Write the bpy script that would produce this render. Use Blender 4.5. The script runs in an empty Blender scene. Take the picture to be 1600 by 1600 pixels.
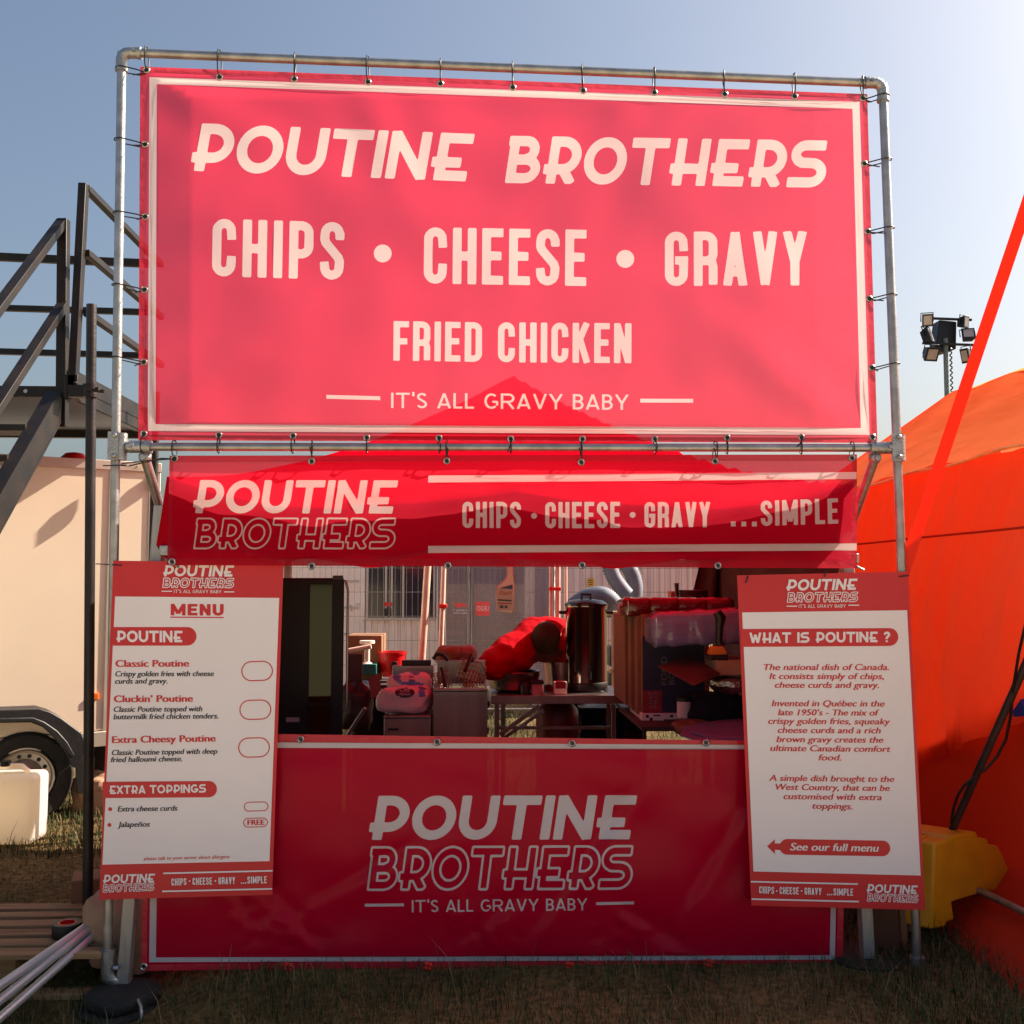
import bpy, math, random
import numpy as np
from mathutils import Vector, Matrix, noise as mnoise
from mathutils.geometry import delaunay_2d_cdt

R = math.radians
random.seed(7); rng = np.random.default_rng(7)
scene = bpy.context.scene
col = scene.collection

# ------------------------------------------------------------------ camera
CAM = Vector((-0.19, -4.228, 1.561)); YAW, PITCH, ROLL = R(2.38), R(3.85), R(0.06)
FWD = Vector((math.sin(YAW)*math.cos(PITCH), math.cos(YAW)*math.cos(PITCH), math.sin(PITCH)))
_r = Vector((math.cos(YAW), -math.sin(YAW), 0)); _u = _r.cross(FWD)
RT = _r*math.cos(ROLL) + _u*math.sin(ROLL); UPV = -_r*math.sin(ROLL) + _u*math.cos(ROLL)
cd = bpy.data.cameras.new('camera'); cam = bpy.data.objects.new('camera', cd); col.objects.link(cam)
cd.sensor_width = 36; cd.lens = 36.0; cd.clip_end = 2000; cd.clip_start = 0.05
M = Matrix((RT, UPV, -FWD)).transposed().to_4x4(); M.translation = CAM
cam.matrix_world = M; scene.camera = cam

# ------------------------------------------------------------------ light
SUN_EL, SUN_AZ = R(39), R(19)          # elevation; angle of the sun behind the frame plane (from +X towards +Y)
SDIR = Vector((math.cos(SUN_AZ)*math.cos(SUN_EL), math.sin(SUN_AZ)*math.cos(SUN_EL), math.sin(SUN_EL)))
world = bpy.data.worlds.new('World'); scene.world = world; world.use_nodes = True
nt = world.node_tree; bg = nt.nodes['Background']
sky = nt.nodes.new('ShaderNodeTexSky'); sky.sky_type = 'NISHITA'; sky.sun_disc = False
sky.sun_elevation = SUN_EL; sky.sun_rotation = math.pi/2 - SUN_AZ
sky.air_density = 1.1; sky.dust_density = 4.6; sky.ozone_density = 1.5
wb = nt.nodes.new('ShaderNodeMix'); wb.data_type = 'RGBA'; wb.blend_type = 'MULTIPLY'; wb.inputs[0].default_value = 1; wb.inputs[7].default_value = (1.0, .99, .97, 1)   # warm white balance
nt.links.new(sky.outputs[0], wb.inputs[6]); nt.links.new(wb.outputs[2], bg.inputs[0]); bg.inputs[1].default_value = 0.060
sd = bpy.data.lights.new('sun', 'SUN'); sun = bpy.data.objects.new('sun', sd); col.objects.link(sun)
sd.energy = 5.0; sd.angle = R(0.5); sd.color = (1.0, 0.86, 0.70)
sun.rotation_euler = SDIR.to_track_quat('Z', 'Y').to_euler()
scene.view_settings.view_transform = 'Standard'; scene.view_settings.look = 'None'
scene.view_settings.gamma = 1; scene.view_settings.exposure = 1.38
scene.cycles.max_bounces = 10; scene.cycles.transparent_max_bounces = 16

# ------------------------------------------------------------------ placing from measured bearings onto real planes
def ray(px, py):
    return FWD*1600 + RT*(px-800) - UPV*(py-800)
def U(px, py, Y):                        # where the bearing meets the upright plane at depth Y
    d = ray(px, py); return CAM + d*((Y-CAM.y)/d.y)
def G(px, py, z=0.0):                    # where it meets a level plane
    d = ray(px, py); return CAM + d*((z-CAM.z)/d.z)

# ------------------------------------------------------------------ helpers
def s2l(c):
    return tuple((v/255/12.92 if v/255 <= .04045 else ((v/255+.055)/1.055)**2.4) for v in c)
def tag(o, label=None, cat=None, group=None, kind=None):
    if label: o['label'] = label
    if cat: o['category'] = cat
    if group: o['group'] = group
    if kind: o['kind'] = kind
    return o
def thing(name, label, cat, loc, group=None):
    o = bpy.data.objects.new(name, None); col.objects.link(o); o.location = loc; o.empty_display_size = .1
    return tag(o, label, cat, group)
def under(o, parent):
    if parent is not None:
        o.parent = parent; w = Vector((0, 0, 0)); q = parent      # every part is built in place; only its thing's base is moved
        while q.parent is not None: q = q.parent
        if q is parent: w = q.location
        o.matrix_parent_inverse = Matrix.Translation(-w)
    return o
def dup(o, parent=None):
    c = o.copy(); col.objects.link(c)
    if parent is not None: c.parent = parent
    for ch in list(o.children): dup(ch, c)
    return c
def mesh_obj(name, verts, faces, mats, parent=None, midx=None, smooth=None, bevel=0, seg=2):
    me = bpy.data.meshes.new(name); me.from_pydata([tuple(v) for v in verts], [], faces)
    for m in (mats if isinstance(mats, (list, tuple)) else [mats]): me.materials.append(m)
    if midx is not None: me.polygons.foreach_set('material_index', midx)
    if smooth is not None:
        me.polygons.foreach_set('use_smooth', [True]*len(me.polygons))
        if smooth < 180: me.set_sharp_from_angle(angle=R(smooth))
    me.update()
    o = bpy.data.objects.new(name, me); col.objects.link(o); under(o, parent)
    if bevel:
        b = o.modifiers.new('bevel', 'BEVEL'); b.width = bevel; b.segments = seg; b.limit_method = 'ANGLE'; b.angle_limit = R(40)
    return o

class MB:
    def __init__(s): s.v = []; s.f = []; s.m = []; s.cur = 0
    def add(s, vs, fs):
        n = len(s.v); s.v += [Vector(v) for v in vs]; s.f += [tuple(n+i for i in f) for f in fs]; s.m += [s.cur]*len(fs); return s
    def box(s, c, d, rz=0, rx=0, ry=0):
        m = Matrix.Rotation(rz, 3, 'Z') @ Matrix.Rotation(ry, 3, 'Y') @ Matrix.Rotation(rx, 3, 'X')
        vs = [Vector(c)+m @ Vector((x*d[0]/2, y*d[1]/2, z*d[2]/2)) for x in (-1, 1) for y in (-1, 1) for z in (-1, 1)]
        return s.add(vs, [(0,1,3,2), (4,6,7,5), (0,4,5,1), (2,3,7,6), (0,2,6,4), (1,5,7,3)])
    def bb(s, a, b):                     # box from min corner to max corner
        return s.box([(a[i]+b[i])/2 for i in range(3)], [abs(b[i]-a[i]) for i in range(3)])
    def bar(s, p, q, w, h, up=(0, 0, 1)):
        p, q = Vector(p), Vector(q); d = (q-p).normalized(); x = d.cross(Vector(up)).normalized(); y = x.cross(d)
        vs = [e + x*a*w/2 + y*b*h/2 for e in (p, q) for a, b in ((-1,-1), (1,-1), (1,1), (-1,1))]
        return s.add(vs, [(3,2,1,0), (4,5,6,7)] + [(i, (i+1) % 4, 4+(i+1) % 4, 4+i) for i in range(4)])
    def tube(s, pts, r, n=10, cap=True, closed=False, flat=1.0, r2=None):
        pts = [Vector(p) for p in pts]; k = len(pts); vs = []; fs = []; prev = None
        for i, p in enumerate(pts):
            if closed: t = (pts[(i+1) % k]-pts[i-1]).normalized()
            else: t = (pts[min(i+1, k-1)]-pts[max(i-1, 0)]).normalized()
            if prev is None:
                a = Vector((0, 0, 1)) if abs(t.z) < .9 else Vector((1, 0, 0)); x = t.cross(a).normalized()
            else:
                x = (prev - t*prev.dot(t)).normalized()
            prev = x; y = t.cross(x); rr = r[i] if isinstance(r, (list, tuple)) else r
            vs += [p + x*math.cos(2*math.pi*j/n)*rr + y*math.sin(2*math.pi*j/n)*rr*flat for j in range(n)]
        for i in range(k if closed else k-1):
            a, b = i*n, ((i+1) % k)*n
            fs += [(a+j, a+(j+1) % n, b+(j+1) % n, b+j) for j in range(n)]
        if cap and not closed: fs += [tuple(range(n-1, -1, -1)), tuple(range((k-1)*n, k*n))]
        return s.add(vs, fs)
    def lathe(s, prof, c=(0, 0, 0), n=24, axis='Z', rot=None, ring=False):
        c = Vector(c); vs = []; fs = []; k = len(prof)
        for r, h in prof:
            for j in range(n):
                a = 2*math.pi*j/n; v = Vector((r*math.cos(a), r*math.sin(a), h))
                if axis == 'Y': v = Vector((v.x, v.z, v.y))
                if axis == 'X': v = Vector((v.z, v.x, v.y))
                if rot is not None: v = rot @ v
                vs.append(c+v)
        for i in range(k-1):
            fs += [(i*n+j, i*n+(j+1) % n, (i+1)*n+(j+1) % n, (i+1)*n+j) for j in range(n)]
        if ring:                             # a closed ring profile, open in the middle
            fs += [((k-1)*n+j, (k-1)*n+(j+1) % n, (j+1) % n, j) for j in range(n)]; return s.add(vs, fs)
        if prof[0][0] > 1e-6: fs.append(tuple(range(n-1, -1, -1)))
        if prof[-1][0] > 1e-6: fs.append(tuple(range((k-1)*n, k*n)))
        return s.add(vs, fs)
    def prism(s, poly, ext):             # planar polygon of 3-D points pushed along ext
        n = len(poly); poly = [Vector(p) for p in poly]; e = Vector(ext)
        return s.add(poly+[p+e for p in poly], [tuple(range(n-1, -1, -1)), tuple(range(n, 2*n))] + [(i, (i+1) % n, n+(i+1) % n, n+i) for i in range(n)])
    def ball(s, c, r, n=12, sc=(1, 1, 1)):
        k = max(4, n//2); return s.add([Vector(c)+Vector((r*sc[0]*math.sin(math.pi*i/k)*math.cos(2*math.pi*j/n), r*sc[1]*math.sin(math.pi*i/k)*math.sin(2*math.pi*j/n), r*sc[2]*math.cos(math.pi*i/k))) for i in range(k+1) for j in range(n)],
            [(i*n+j, (i+1)*n+j, (i+1)*n+(j+1) % n, i*n+(j+1) % n) for i in range(k) for j in range(n)])
    def build(s, name, mats, parent=None, smooth=35, bevel=0, seg=2):
        return mesh_obj(name, s.v, s.f, mats, parent, s.m, smooth, bevel, seg)

# ------------------------------------------------------------------ materials
def pm(name, rgb, rough=.6, metal=0, var=.12, scale=9, bump=0, bscale=60, rgb2=None, coat=0, spec=.5, alpha=1, trans=0, stretch=None, lin=False):
    m = bpy.data.materials.new(name); m.use_nodes = True; t = m.node_tree; b = t.nodes['Principled BSDF']
    c = rgb if lin else s2l(rgb)
    b.inputs['Roughness'].default_value = rough; b.inputs['Metallic'].default_value = metal
    b.inputs['Coat Weight'].default_value = coat; b.inputs['Specular IOR Level'].default_value = spec
    b.inputs['Transmission Weight'].default_value = trans; b.inputs['Alpha'].default_value = alpha
    tc = t.nodes.new('ShaderNodeTexCoord'); mp = t.nodes.new('ShaderNodeMapping'); t.links.new(tc.outputs['Object'], mp.inputs[0])
    if stretch: mp.inputs['Scale'].default_value = stretch
    nz = t.nodes.new('ShaderNodeTexNoise'); nz.inputs['Scale'].default_value = scale; nz.inputs['Detail'].default_value = 6
    t.links.new(mp.outputs[0], nz.inputs['Vector'])
    rp = t.nodes.new('ShaderNodeValToRGB'); t.links.new(nz.outputs[0], rp.inputs[0])
    c2 = (rgb2 if lin else s2l(rgb2)) if rgb2 else tuple(v*(1+var) for v in c); c1 = c if rgb2 else tuple(v*(1-var) for v in c)
    rp.color_ramp.elements[0].position = .33; rp.color_ramp.elements[1].position = .67
    rp.color_ramp.elements[0].color = (*c1, 1); rp.color_ramp.elements[1].color = (*c2, 1)
    t.links.new(rp.outputs[0], b.inputs['Base Color'])
    if bump:
        n2 = t.nodes.new('ShaderNodeTexNoise'); n2.inputs['Scale'].default_value = bscale; n2.inputs['Detail'].default_value = 4
        t.links.new(mp.outputs[0], n2.inputs['Vector'])
        bp = t.nodes.new('ShaderNodeBump'); bp.inputs['Strength'].default_value = bump; bp.inputs['Distance'].default_value = .01
        t.links.new(n2.outputs[0], bp.inputs['Height']); t.links.new(bp.outputs[0], b.inputs['Normal'])
    return m
def cloth(name, rgb, trans=.45, see=.2, rough=.5, gloss=0.0, tcol=None, weave=900, bump=.0, bscale=3, lin=False, scol=None, bst=None):
    """woven or printed sheet: diffuse front, light glowing through from behind, fine open mesh"""
    m = bpy.data.materials.new(name); m.use_nodes = True; t = m.node_tree; N = t.nodes; L = t.links; N.clear()
    c = rgb if lin else s2l(rgb); tcl = (tcol if lin else s2l(tcol)) if tcol else c
    out = N.new('ShaderNodeOutputMaterial'); tc = N.new('ShaderNodeTexCoord')
    nz = N.new('ShaderNodeTexNoise'); nz.inputs['Scale'].default_value = 2.2; nz.inputs['Detail'].default_value = 8; L.new(tc.outputs['Object'], nz.inputs['Vector'])
    mx = N.new('ShaderNodeMix'); mx.data_type = 'RGBA'; L.new(nz.outputs[0], mx.inputs[0])
    mx.inputs[6].default_value = (*[v*.86 for v in c], 1); mx.inputs[7].default_value = (*[min(1, v*1.12) for v in c], 1)
    d = N.new('ShaderNodeBsdfDiffuse'); L.new(mx.outputs[2], d.inputs[0])
    tr = N.new('ShaderNodeBsdfTranslucent'); tr.inputs[0].default_value = (*tcl, 1)
    m1 = N.new('ShaderNodeMixShader'); m1.inputs[0].default_value = trans; L.new(d.outputs[0], m1.inputs[1]); L.new(tr.outputs[0], m1.inputs[2])
    last = m1
    if bump:
        n2 = N.new('ShaderNodeTexNoise'); n2.inputs['Scale'].default_value = bscale; n2.inputs['Detail'].default_value = 5; L.new(tc.outputs['Object'], n2.inputs['Vector'])
        if bst:
            mb = N.new('ShaderNodeMapping'); mb.inputs['Scale'].default_value = bst[0]; mb.inputs['Rotation'].default_value = bst[1]; L.new(tc.outputs['Object'], mb.inputs[0]); L.new(mb.outputs[0], n2.inputs['Vector'])
        bp = N.new('ShaderNodeBump'); bp.inputs['Strength'].default_value = bump; bp.inputs['Distance'].default_value = .03; L.new(n2.outputs[0], bp.inputs['Height'])
        L.new(bp.outputs[0], d.inputs['Normal']); L.new(bp.outputs[0], tr.inputs['Normal'])
    if gloss:
        g = N.new('ShaderNodeBsdfGlossy'); g.inputs['Roughness'].default_value = rough; g.inputs[0].default_value = (1, 1, 1, 1)
        fr = N.new('ShaderNodeFresnel'); fr.inputs[0].default_value = 1.45
        ml = N.new('ShaderNodeMath'); ml.operation = 'MULTIPLY'; L.new(fr.outputs[0], ml.inputs[0]); ml.inputs[1].default_value = gloss
        m2 = N.new('ShaderNodeMixShader'); L.new(ml.outputs[0], m2.inputs[0]); L.new(last.outputs[0], m2.inputs[1]); L.new(g.outputs[0], m2.inputs[2]); last = m2
        if bump: L.new(bp.outputs[0], g.inputs['Normal'])
    if see:
        tp = N.new('ShaderNodeBsdfTransparent')
        if scol: tp.inputs[0].default_value = (*scol, 1)
        wv = N.new('ShaderNodeTexNoise'); wv.inputs['Scale'].default_value = 40; wv.inputs['Detail'].default_value = 3
        mp = N.new('ShaderNodeMapping'); mp.inputs['Scale'].default_value = (1, 1, 9); L.new(tc.outputs['Object'], mp.inputs[0]); L.new(mp.outputs[0], wv.inputs['Vector'])
        mr = N.new('ShaderNodeMapRange'); mr.inputs[1].default_value = .3; mr.inputs[2].default_value = .7
        mr.inputs[3].default_value = see*.85; mr.inputs[4].default_value = see*1.15; L.new(wv.outputs[0], mr.inputs[0])
        m3 = N.new('ShaderNodeMixShader'); L.new(mr.outputs[0], m3.inputs[0]); L.new(last.outputs[0], m3.inputs[1]); L.new(tp.outputs[0], m3.inputs[2]); last = m3
    L.new(last.outputs[0], out.inputs[0])
    return m

# ------------------------------------------------------------------ lettering: stroke glyphs turned into clean outlines
def arc(cx, cy, rx, ry, a0, a1, n=18):
    return [(cx+rx*math.cos(R(a0+(a1-a0)*i/n)), cy+ry*math.sin(R(a0+(a1-a0)*i/n))) for i in range(n+1)]
def logo_glyph(c):
    h = .108; T, B = 1-h, h
    g = {
     'P': [[(.2,0),(.2,1)], [(.1,T),(.40,T)]+arc(.40,.59,.33,.302,90,-90)+[(0,.288)]],
     'O': [arc(.485,.5,.375,.395,0,360,36)],
     'U': [[(.108,1),(.108,.43)]+arc(.42,.43,.312,.322,180,360)+[(.732,1)]],
     'T': [[(0,T),(.85,T)], [(.42,0),(.42,1)]],
     'I': [[(.108,0),(.108,1)]],
     'N': [[(.108,0),(.108,1)], [(.74,0),(.74,1)], [(.10,.96),(.75,.04)]],
     'E': [[(.2,0),(.2,1)], [(.1,T),(.80,T)], [(0,.385),(.62,.385)], [(.1,B),(.78,B)]],
     'B': [[(.2,0),(.2,1)], [(.06,T),(.47,T)]+arc(.47,.705,.19,.187,90,-90), [(.2,.5),(.50,.5)]+arc(.50,.305,.235,.197,90,-90)+[(.09,B)]],
     'R': [[(.2,0),(.2,1)], [(.1,T),(.40,T)]+arc(.40,.60,.31,.292,90,-90)+[(0,.308)], [(.42,.34),(.66,-.0)]],
     'H': [[(.2,0),(.2,1)], [(.74,0),(.74,1)], [(0,.36),(.74,.36)]],
     'S': [[(.80,T),(.36,T)]+arc(.36,.705,.22,.187,90,270)+[(.52,.518)]+arc(.52,.313,.25,.205,90,-90)+[(.02,B)]],
     'X': [[(.06,0),(.72,1)], [(.06,1),(.72,0)]],
     'A': [[(.06,0),(.40,.97)], [(.74,0),(.40,.97)], [(.15,.26),(.66,.26)]],
     'G': [arc(.48,.5,.37,.392,48,335,30), [(.46,.42),(.93,.42)], [(.84,.42),(.84,.22)]],
     'W': [[(.06,1),(.30,.03)], [(.30,.03),(.52,.8)], [(.52,.8),(.74,.03)], [(.74,.03),(.98,1)]],
     '?': [arc(.27,.71,.2,.182,170,-60,16)+[(.25,.42),(.25,.28)], [(.25,0),(.25,.17)]],
    }[c]
    return g, h
def sans_glyph(c, W, h, rmax):
    T, B, L, Rr = 1-h, h, h, W-h; mid = (L+Rr)/2; r = min((Rr-L)/2, rmax); ry = r if r < .3 else min(.5-h, r*1.0)
    def bowl(y0, y1, x1=Rr, x0=L):
        rr = min((y1-y0)/2, (x1-x0)/2 if rmax < .3 else 9); return [(x0-h, y1), (x1-rr, y1)]+arc(x1-rr, (y1+y0)/2 if rr == (y1-y0)/2 else y1-rr, rr, rr, 90, 0, 8)+arc(x1-rr, (y1+y0)/2 if rr == (y1-y0)/2 else y0+rr, rr, rr, 0, -90, 8)+[(x0-h, y0)]
    if rmax >= .3: C = [arc(mid, .5, (Rr-L)/2*1.05, .5-h, 48, 312, 28)]
    else: C = [[(Rr, .64)]+arc(mid, T-r, r, r, 0, 180, 12)+arc(mid, B+r, r, r, 180, 360, 12)+[(Rr, .36)]]
    st = [(L, 0), (L, 1)]
    if rmax < .3:
        S = [[(Rr, .69), (Rr, T-r)]+arc(mid, T-r, r, r, 0, 180, 12)+[(L, .70), (L+.02, .64), (Rr-.02, .38), (Rr, .32)]+arc(mid, B+r, r, r, 0, -180, 12)+[(L, .31)]]
    else:
        S = [arc(mid, T-.19, .2, .19, 25, 180, 12)+arc(mid, T-.19, .2, .19, 180, 250, 6)+arc(mid, B+.2, .215, .2, 70, -155, 18)]
    g = {'C': C, 'G': C+([[(mid-.02, .47), (W, .47)], [(Rr, .36), (Rr, .47)]] if rmax < .3 else [[(mid+.05, .46), (Rr+.03, .46)], [(Rr, .22), (Rr, .46)]]),
         'H': [st, [(Rr,0),(Rr,1)], [(L,.5),(Rr,.5)]], 'I': [st], 'P': [st, bowl(.43, T)], 'S': S,
         'E': [st, [(0,T),(W*.9,T)], [(0,.51),(W*.82,.51)], [(0,B),(W*.9,B)]], 'F': [st, [(0,T),(W*.9,T)], [(0,.49),(W*.8,.49)]],
         'R': [st, bowl(.46, T), [(mid+.01,.46),(Rr+.01,0)] if rmax >= .3 else [(Rr-.03,.47),(Rr,.36),(Rr,.02)]],
         'A': [[(h*.9,0),(W/2,.985)], [(W-h*.9,0),(W/2,.985)], [(W*.2,.25),(W*.8,.25)]],
         'V': [[(h*.9,1),(W/2,.015)], [(W-h*.9,1),(W/2,.015)]], 'Y': [[(h*.9,1),(W/2,.42)], [(W-h*.9,1),(W/2,.42)], [(W/2,0),(W/2,.45)]],
         'D': [st, bowl(B, T)], 'N': [st, [(Rr,0),(Rr,1)], [(L,.97),(Rr,.03)]], 'K': [st, [(L,.36),(Rr,1)], [(mid-.02,.55),(Rr+.01,0)]],
         'M': [st, [(W*1.35-h,0),(W*1.35-h,1)], [(L,.97),(W*.675,.15)], [(W*1.35-h,.97),(W*.675,.15)]], 'L': [st, [(0,B),(W*.85,B)]],
         'B': [st, bowl(.52, T, Rr-.03), bowl(B, .52)], 'T': [[(0,T),(W,T)], [(W/2,0),(W/2,1)]], 'U': [[(L,1),(L,B+(Rr-L)/2)]+arc(mid,B+(Rr-L)/2,(Rr-L)/2,(Rr-L)/2,180,360,16)+[(Rr,1)]], "'": [[(h,.78),(h,1.06)]], '.': [[(h,0),(h,2*h)]], '-': [[(0,.45),(.22,.45)]]}[c]
    return g, h
def contour(F, x0, y0, d, lev):
    ny, nx = F.shape; A = F-lev; A[np.abs(A) < 1e-9] = 1e-9; seg = {}
    def pt(k):
        (i, j, a) = k
        if a == 0: t = A[j, i]/(A[j, i]-A[j, i+1]); return (x0+(i+t)*d, y0+j*d)
        t = A[j, i]/(A[j, i]-A[j+1, i]); return (x0+i*d, y0+(j+t)*d)
    for j in range(ny-1):
        for i in range(nx-1):
            c = (A[j,i] < 0)*1 + (A[j,i+1] < 0)*2 + (A[j+1,i+1] < 0)*4 + (A[j+1,i] < 0)*8
            if c in (0, 15): continue
            b, r, t, l = (i,j,0), (i+1,j,1), (i,j+1,0), (i,j,1)
            for a, e in {1:[(l,b)],2:[(b,r)],3:[(l,r)],4:[(r,t)],5:[(l,t),(r,b)],6:[(b,t)],7:[(l,t)],8:[(t,l)],9:[(t,b)],10:[(b,l),(t,r)],11:[(t,r)],12:[(r,l)],13:[(r,b)],14:[(b,l)]}[c]: seg[a] = e
    loops = []
    while seg:
        k0, k = seg.popitem(); lp = [k0]
        while k in seg and k != k0: lp.append(k); k = seg.pop(k)
        P = [pt(q) for q in lp]
        if len(P) > 3: loops.append(simplify(P, .0045))
    return loops
def simplify(P, tol):
    n = len(P); far = max(range(n), key=lambda i: (P[i][0]-P[0][0])**2+(P[i][1]-P[0][1])**2)
    def dp(a):
        if len(a) < 3: return a
        A, Bq = np.array(a[0]), np.array(a[-1]); d = Bq-A; L = np.hypot(*d)+1e-12; Q = np.array(a[1:-1])-A
        e = np.abs(Q[:,0]*d[1]-Q[:,1]*d[0])/L; i = int(e.argmax())
        return [a[0], a[-1]] if e[i] < tol else dp(a[:i+2])[:-1]+dp(a[i+1:])
    return dp(P[:far+1])[:-1]+dp(P[far:]+[P[0]])[:-1]
_gc = {}
FONTS = {'logo': None, 'heavy': (.70, .115, .36), 'cond': (.42, .078, .125), 'thin': (.74, .066, .6)}
def glyph(font, c, style):
    k = (font, c, style)
    if k in _gc: return _gc[k]
    if font == 'logo': S, h = logo_glyph(c)
    else:
        W, h, rm = FONTS[font]
        if font == 'thin' and c in 'SEFLB': W = .58
        S, h = sans_glyph(c, W, h, rm)
    xs = [p[0] for s in S for p in s]; d = .024 if style == 'fill' else .017
    x0, x1, y0, y1 = min(xs)-.25, max(xs)+.25, -.2, 1.25
    X, Y = np.meshgrid(np.arange(x0, x1, d), np.arange(y0, y1, d)); F = np.full(X.shape, 9.)
    rd = .03 if font == 'logo' else .006
    for s in S:
        for i in range(len(s)-1):
            a, b = np.array(s[i]), np.array(s[i+1]); v = b-a; L = np.hypot(*v)
            if L < 1e-9: continue
            v = v/L; dx, dy = X-(a[0]+b[0])/2, Y-(a[1]+b[1])/2
            u = np.abs(dx*v[0]+dy*v[1])-(L/2-rd); w = np.abs(-dx*v[1]+dy*v[0])-(h-rd)
            F = np.minimum(F, np.hypot(np.maximum(u,0), np.maximum(w,0))+np.minimum(np.maximum(u,w),0)-rd)
            if 0 < i: F = np.minimum(F, np.hypot(X-a[0], Y-a[1])-h)
        if len(s) > 3 and abs(s[0][0]-s[-1][0])+abs(s[0][1]-s[-1][1]) < 1e-6: F = np.minimum(F, np.hypot(X-s[0][0], Y-s[0][1])-h)
    if font in ('cond', 'thin') and c in 'AVY?':           # trim slanted feet to the cap line
        F = np.maximum(F, np.maximum(-Y, Y-1))
    if font == 'logo' and c in 'XARW': F = np.maximum(F, np.maximum(-Y, Y-1))
    if style == 'fill': lps = contour(F, x0, y0, d, 0)
    elif style == 'fine': lps = contour(F.copy(), x0, y0, d, .045)+contour(F.copy(), x0, y0, d, -.045)
    else: lps = contour(F.copy(), x0, y0, d, .028)+contour(F.copy(), x0, y0, d, -.028)
    w = (min(p[0] for l in lps for p in l), max(p[0] for l in lps for p in l))
    _gc[k] = (lps, w); return _gc[k]
SPACE = {'heavy': (.13, .4), 'logo': (.075, .5), 'cond': (.075, .26), 'thin': (.13, .42)}
def lettering(font, s, x0, x1, y0, y1, cap, style='fill', slant=0, gap=None):
    """glyph outlines fitted between two measured end points of the base line"""
    sp, wd = SPACE[font]; sp = sp if gap is None else gap; x = 0; items = []
    for c in s:
        if c == ' ': x += wd; continue
        lps, w = glyph(font, c, style); items.append([[(px-w[0]+x+slant*py, py) for px, py in l] for l in lps]); x += w[1]-w[0]+sp
    a = min(p[0] for it in items for l in it for p in l); b = max(p[0] for it in items for l in it for p in l)
    k = (x1-x0)/(b-a); sl = (y1-y0)/(x1-x0); out = []
    for it in items:
        out.append([[(x0+(px-a)*k + py*cap*sl*.6, y0+(px-a)*k*sl-py*cap) for px, py in l] for l in it])
    return out                            # a list of regions, each a list of loops
def rect(x0, y0, x1, y1, dy=0):           # a stripe whose right end is dy lower
    return [[(x0, y0), (x1, y0+dy), (x1, y1+dy), (x0, y1)]]
def disc(x, y, r, n=20): return [[(x+r*math.cos(2*math.pi*i/n), y+r*math.sin(2*math.pi*i/n)) for i in range(n)]]
def inside(C, loops):
    r = np.zeros(len(C), bool)
    for l in loops:
        P = np.array(l); Q = np.roll(P, -1, 0)
        for (xa, ya), (xb, yb) in zip(P, Q):
            m = (ya > C[:,1]) != (yb > C[:,1])
            if m.any(): r[m] ^= (C[m,0] < (xb-xa)*(C[m,1]-ya)/(yb-ya)+xa)
    return r
def sheet(name, quad, regions, mats, depth, nx, ny, parent, toworld=None):
    """one mesh for a printed sheet: a fine grid cut along the print's outlines; regions = [(loops, material index)], the last wins"""
    q = [np.array(p, float) for p in quad]; V = []; E = []
    for j in range(ny+1):
        for i in range(nx+1):
            s, t = i/nx, j/ny; V.append(tuple((q[0]*(1-s)+q[1]*s)*(1-t)+(q[3]*(1-s)+q[2]*s)*t))
    for loops, k in regions:
        for l in loops:
            n0 = len(V); n = len(l); V += [tuple(p) for p in l]; E += [(n0+i, n0+(i+1) % n) for i in range(n)]
    r = delaunay_2d_cdt([Vector(v) for v in V], E, [], 0, 1e-4)
    P = np.array([(v.x, v.y) for v in r[0]]); F = np.array(r[2]); C = P[F].mean(1)
    keep = inside(C, [[tuple(p) for p in q]]); F = F[keep]; C = C[keep]; idx = np.zeros(len(F), int)
    for loops, k in regions:
        A = np.array([p for l in loops for p in l]); lo, hi = A.min(0), A.max(0)
        sel = np.where((C[:,0] >= lo[0]) & (C[:,0] <= hi[0]) & (C[:,1] >= lo[1]) & (C[:,1] <= hi[1]))[0]
        if len(sel): idx[sel[inside(C[sel], loops)]] = k
    x0, x1 = q[0][0], q[1][0]; y0, y1 = q[0][1], q[3][1]
    W = [U(p[0], p[1], depth((p[0]-x0)/(x1-x0), (p[1]-y0)/(y1-y0))) for p in P]
    # wind the faces towards the viewer
    out = []
    for f in F:
        a, b, c = (P[i] for i in f); cr = (b[0]-a[0])*(c[1]-a[1])-(b[1]-a[1])*(c[0]-a[0])
        out.append(tuple(int(i) for i in (f if cr < 0 else f[::-1])))
    o = mesh_obj(name, W, out, mats, parent, [int(i) for i in idx], 180)
    e = 3.0; nn = []                       # smooth normals from the sheet's own undulation
    for p in P:
        f = lambda x, y: U(x, y, depth(min(1, max(0, (x-x0)/(x1-x0))), min(1, max(0, (y-y0)/(y1-y0)))))
        n = (f(p[0], p[1]+e)-f(p[0], p[1]-e)).cross(f(p[0]+e, p[1])-f(p[0]-e, p[1])).normalized()
        nn.append(n if n.y < 0 else -n)
    o.data.normals_split_custom_set_from_vertices(nn); return o

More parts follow.
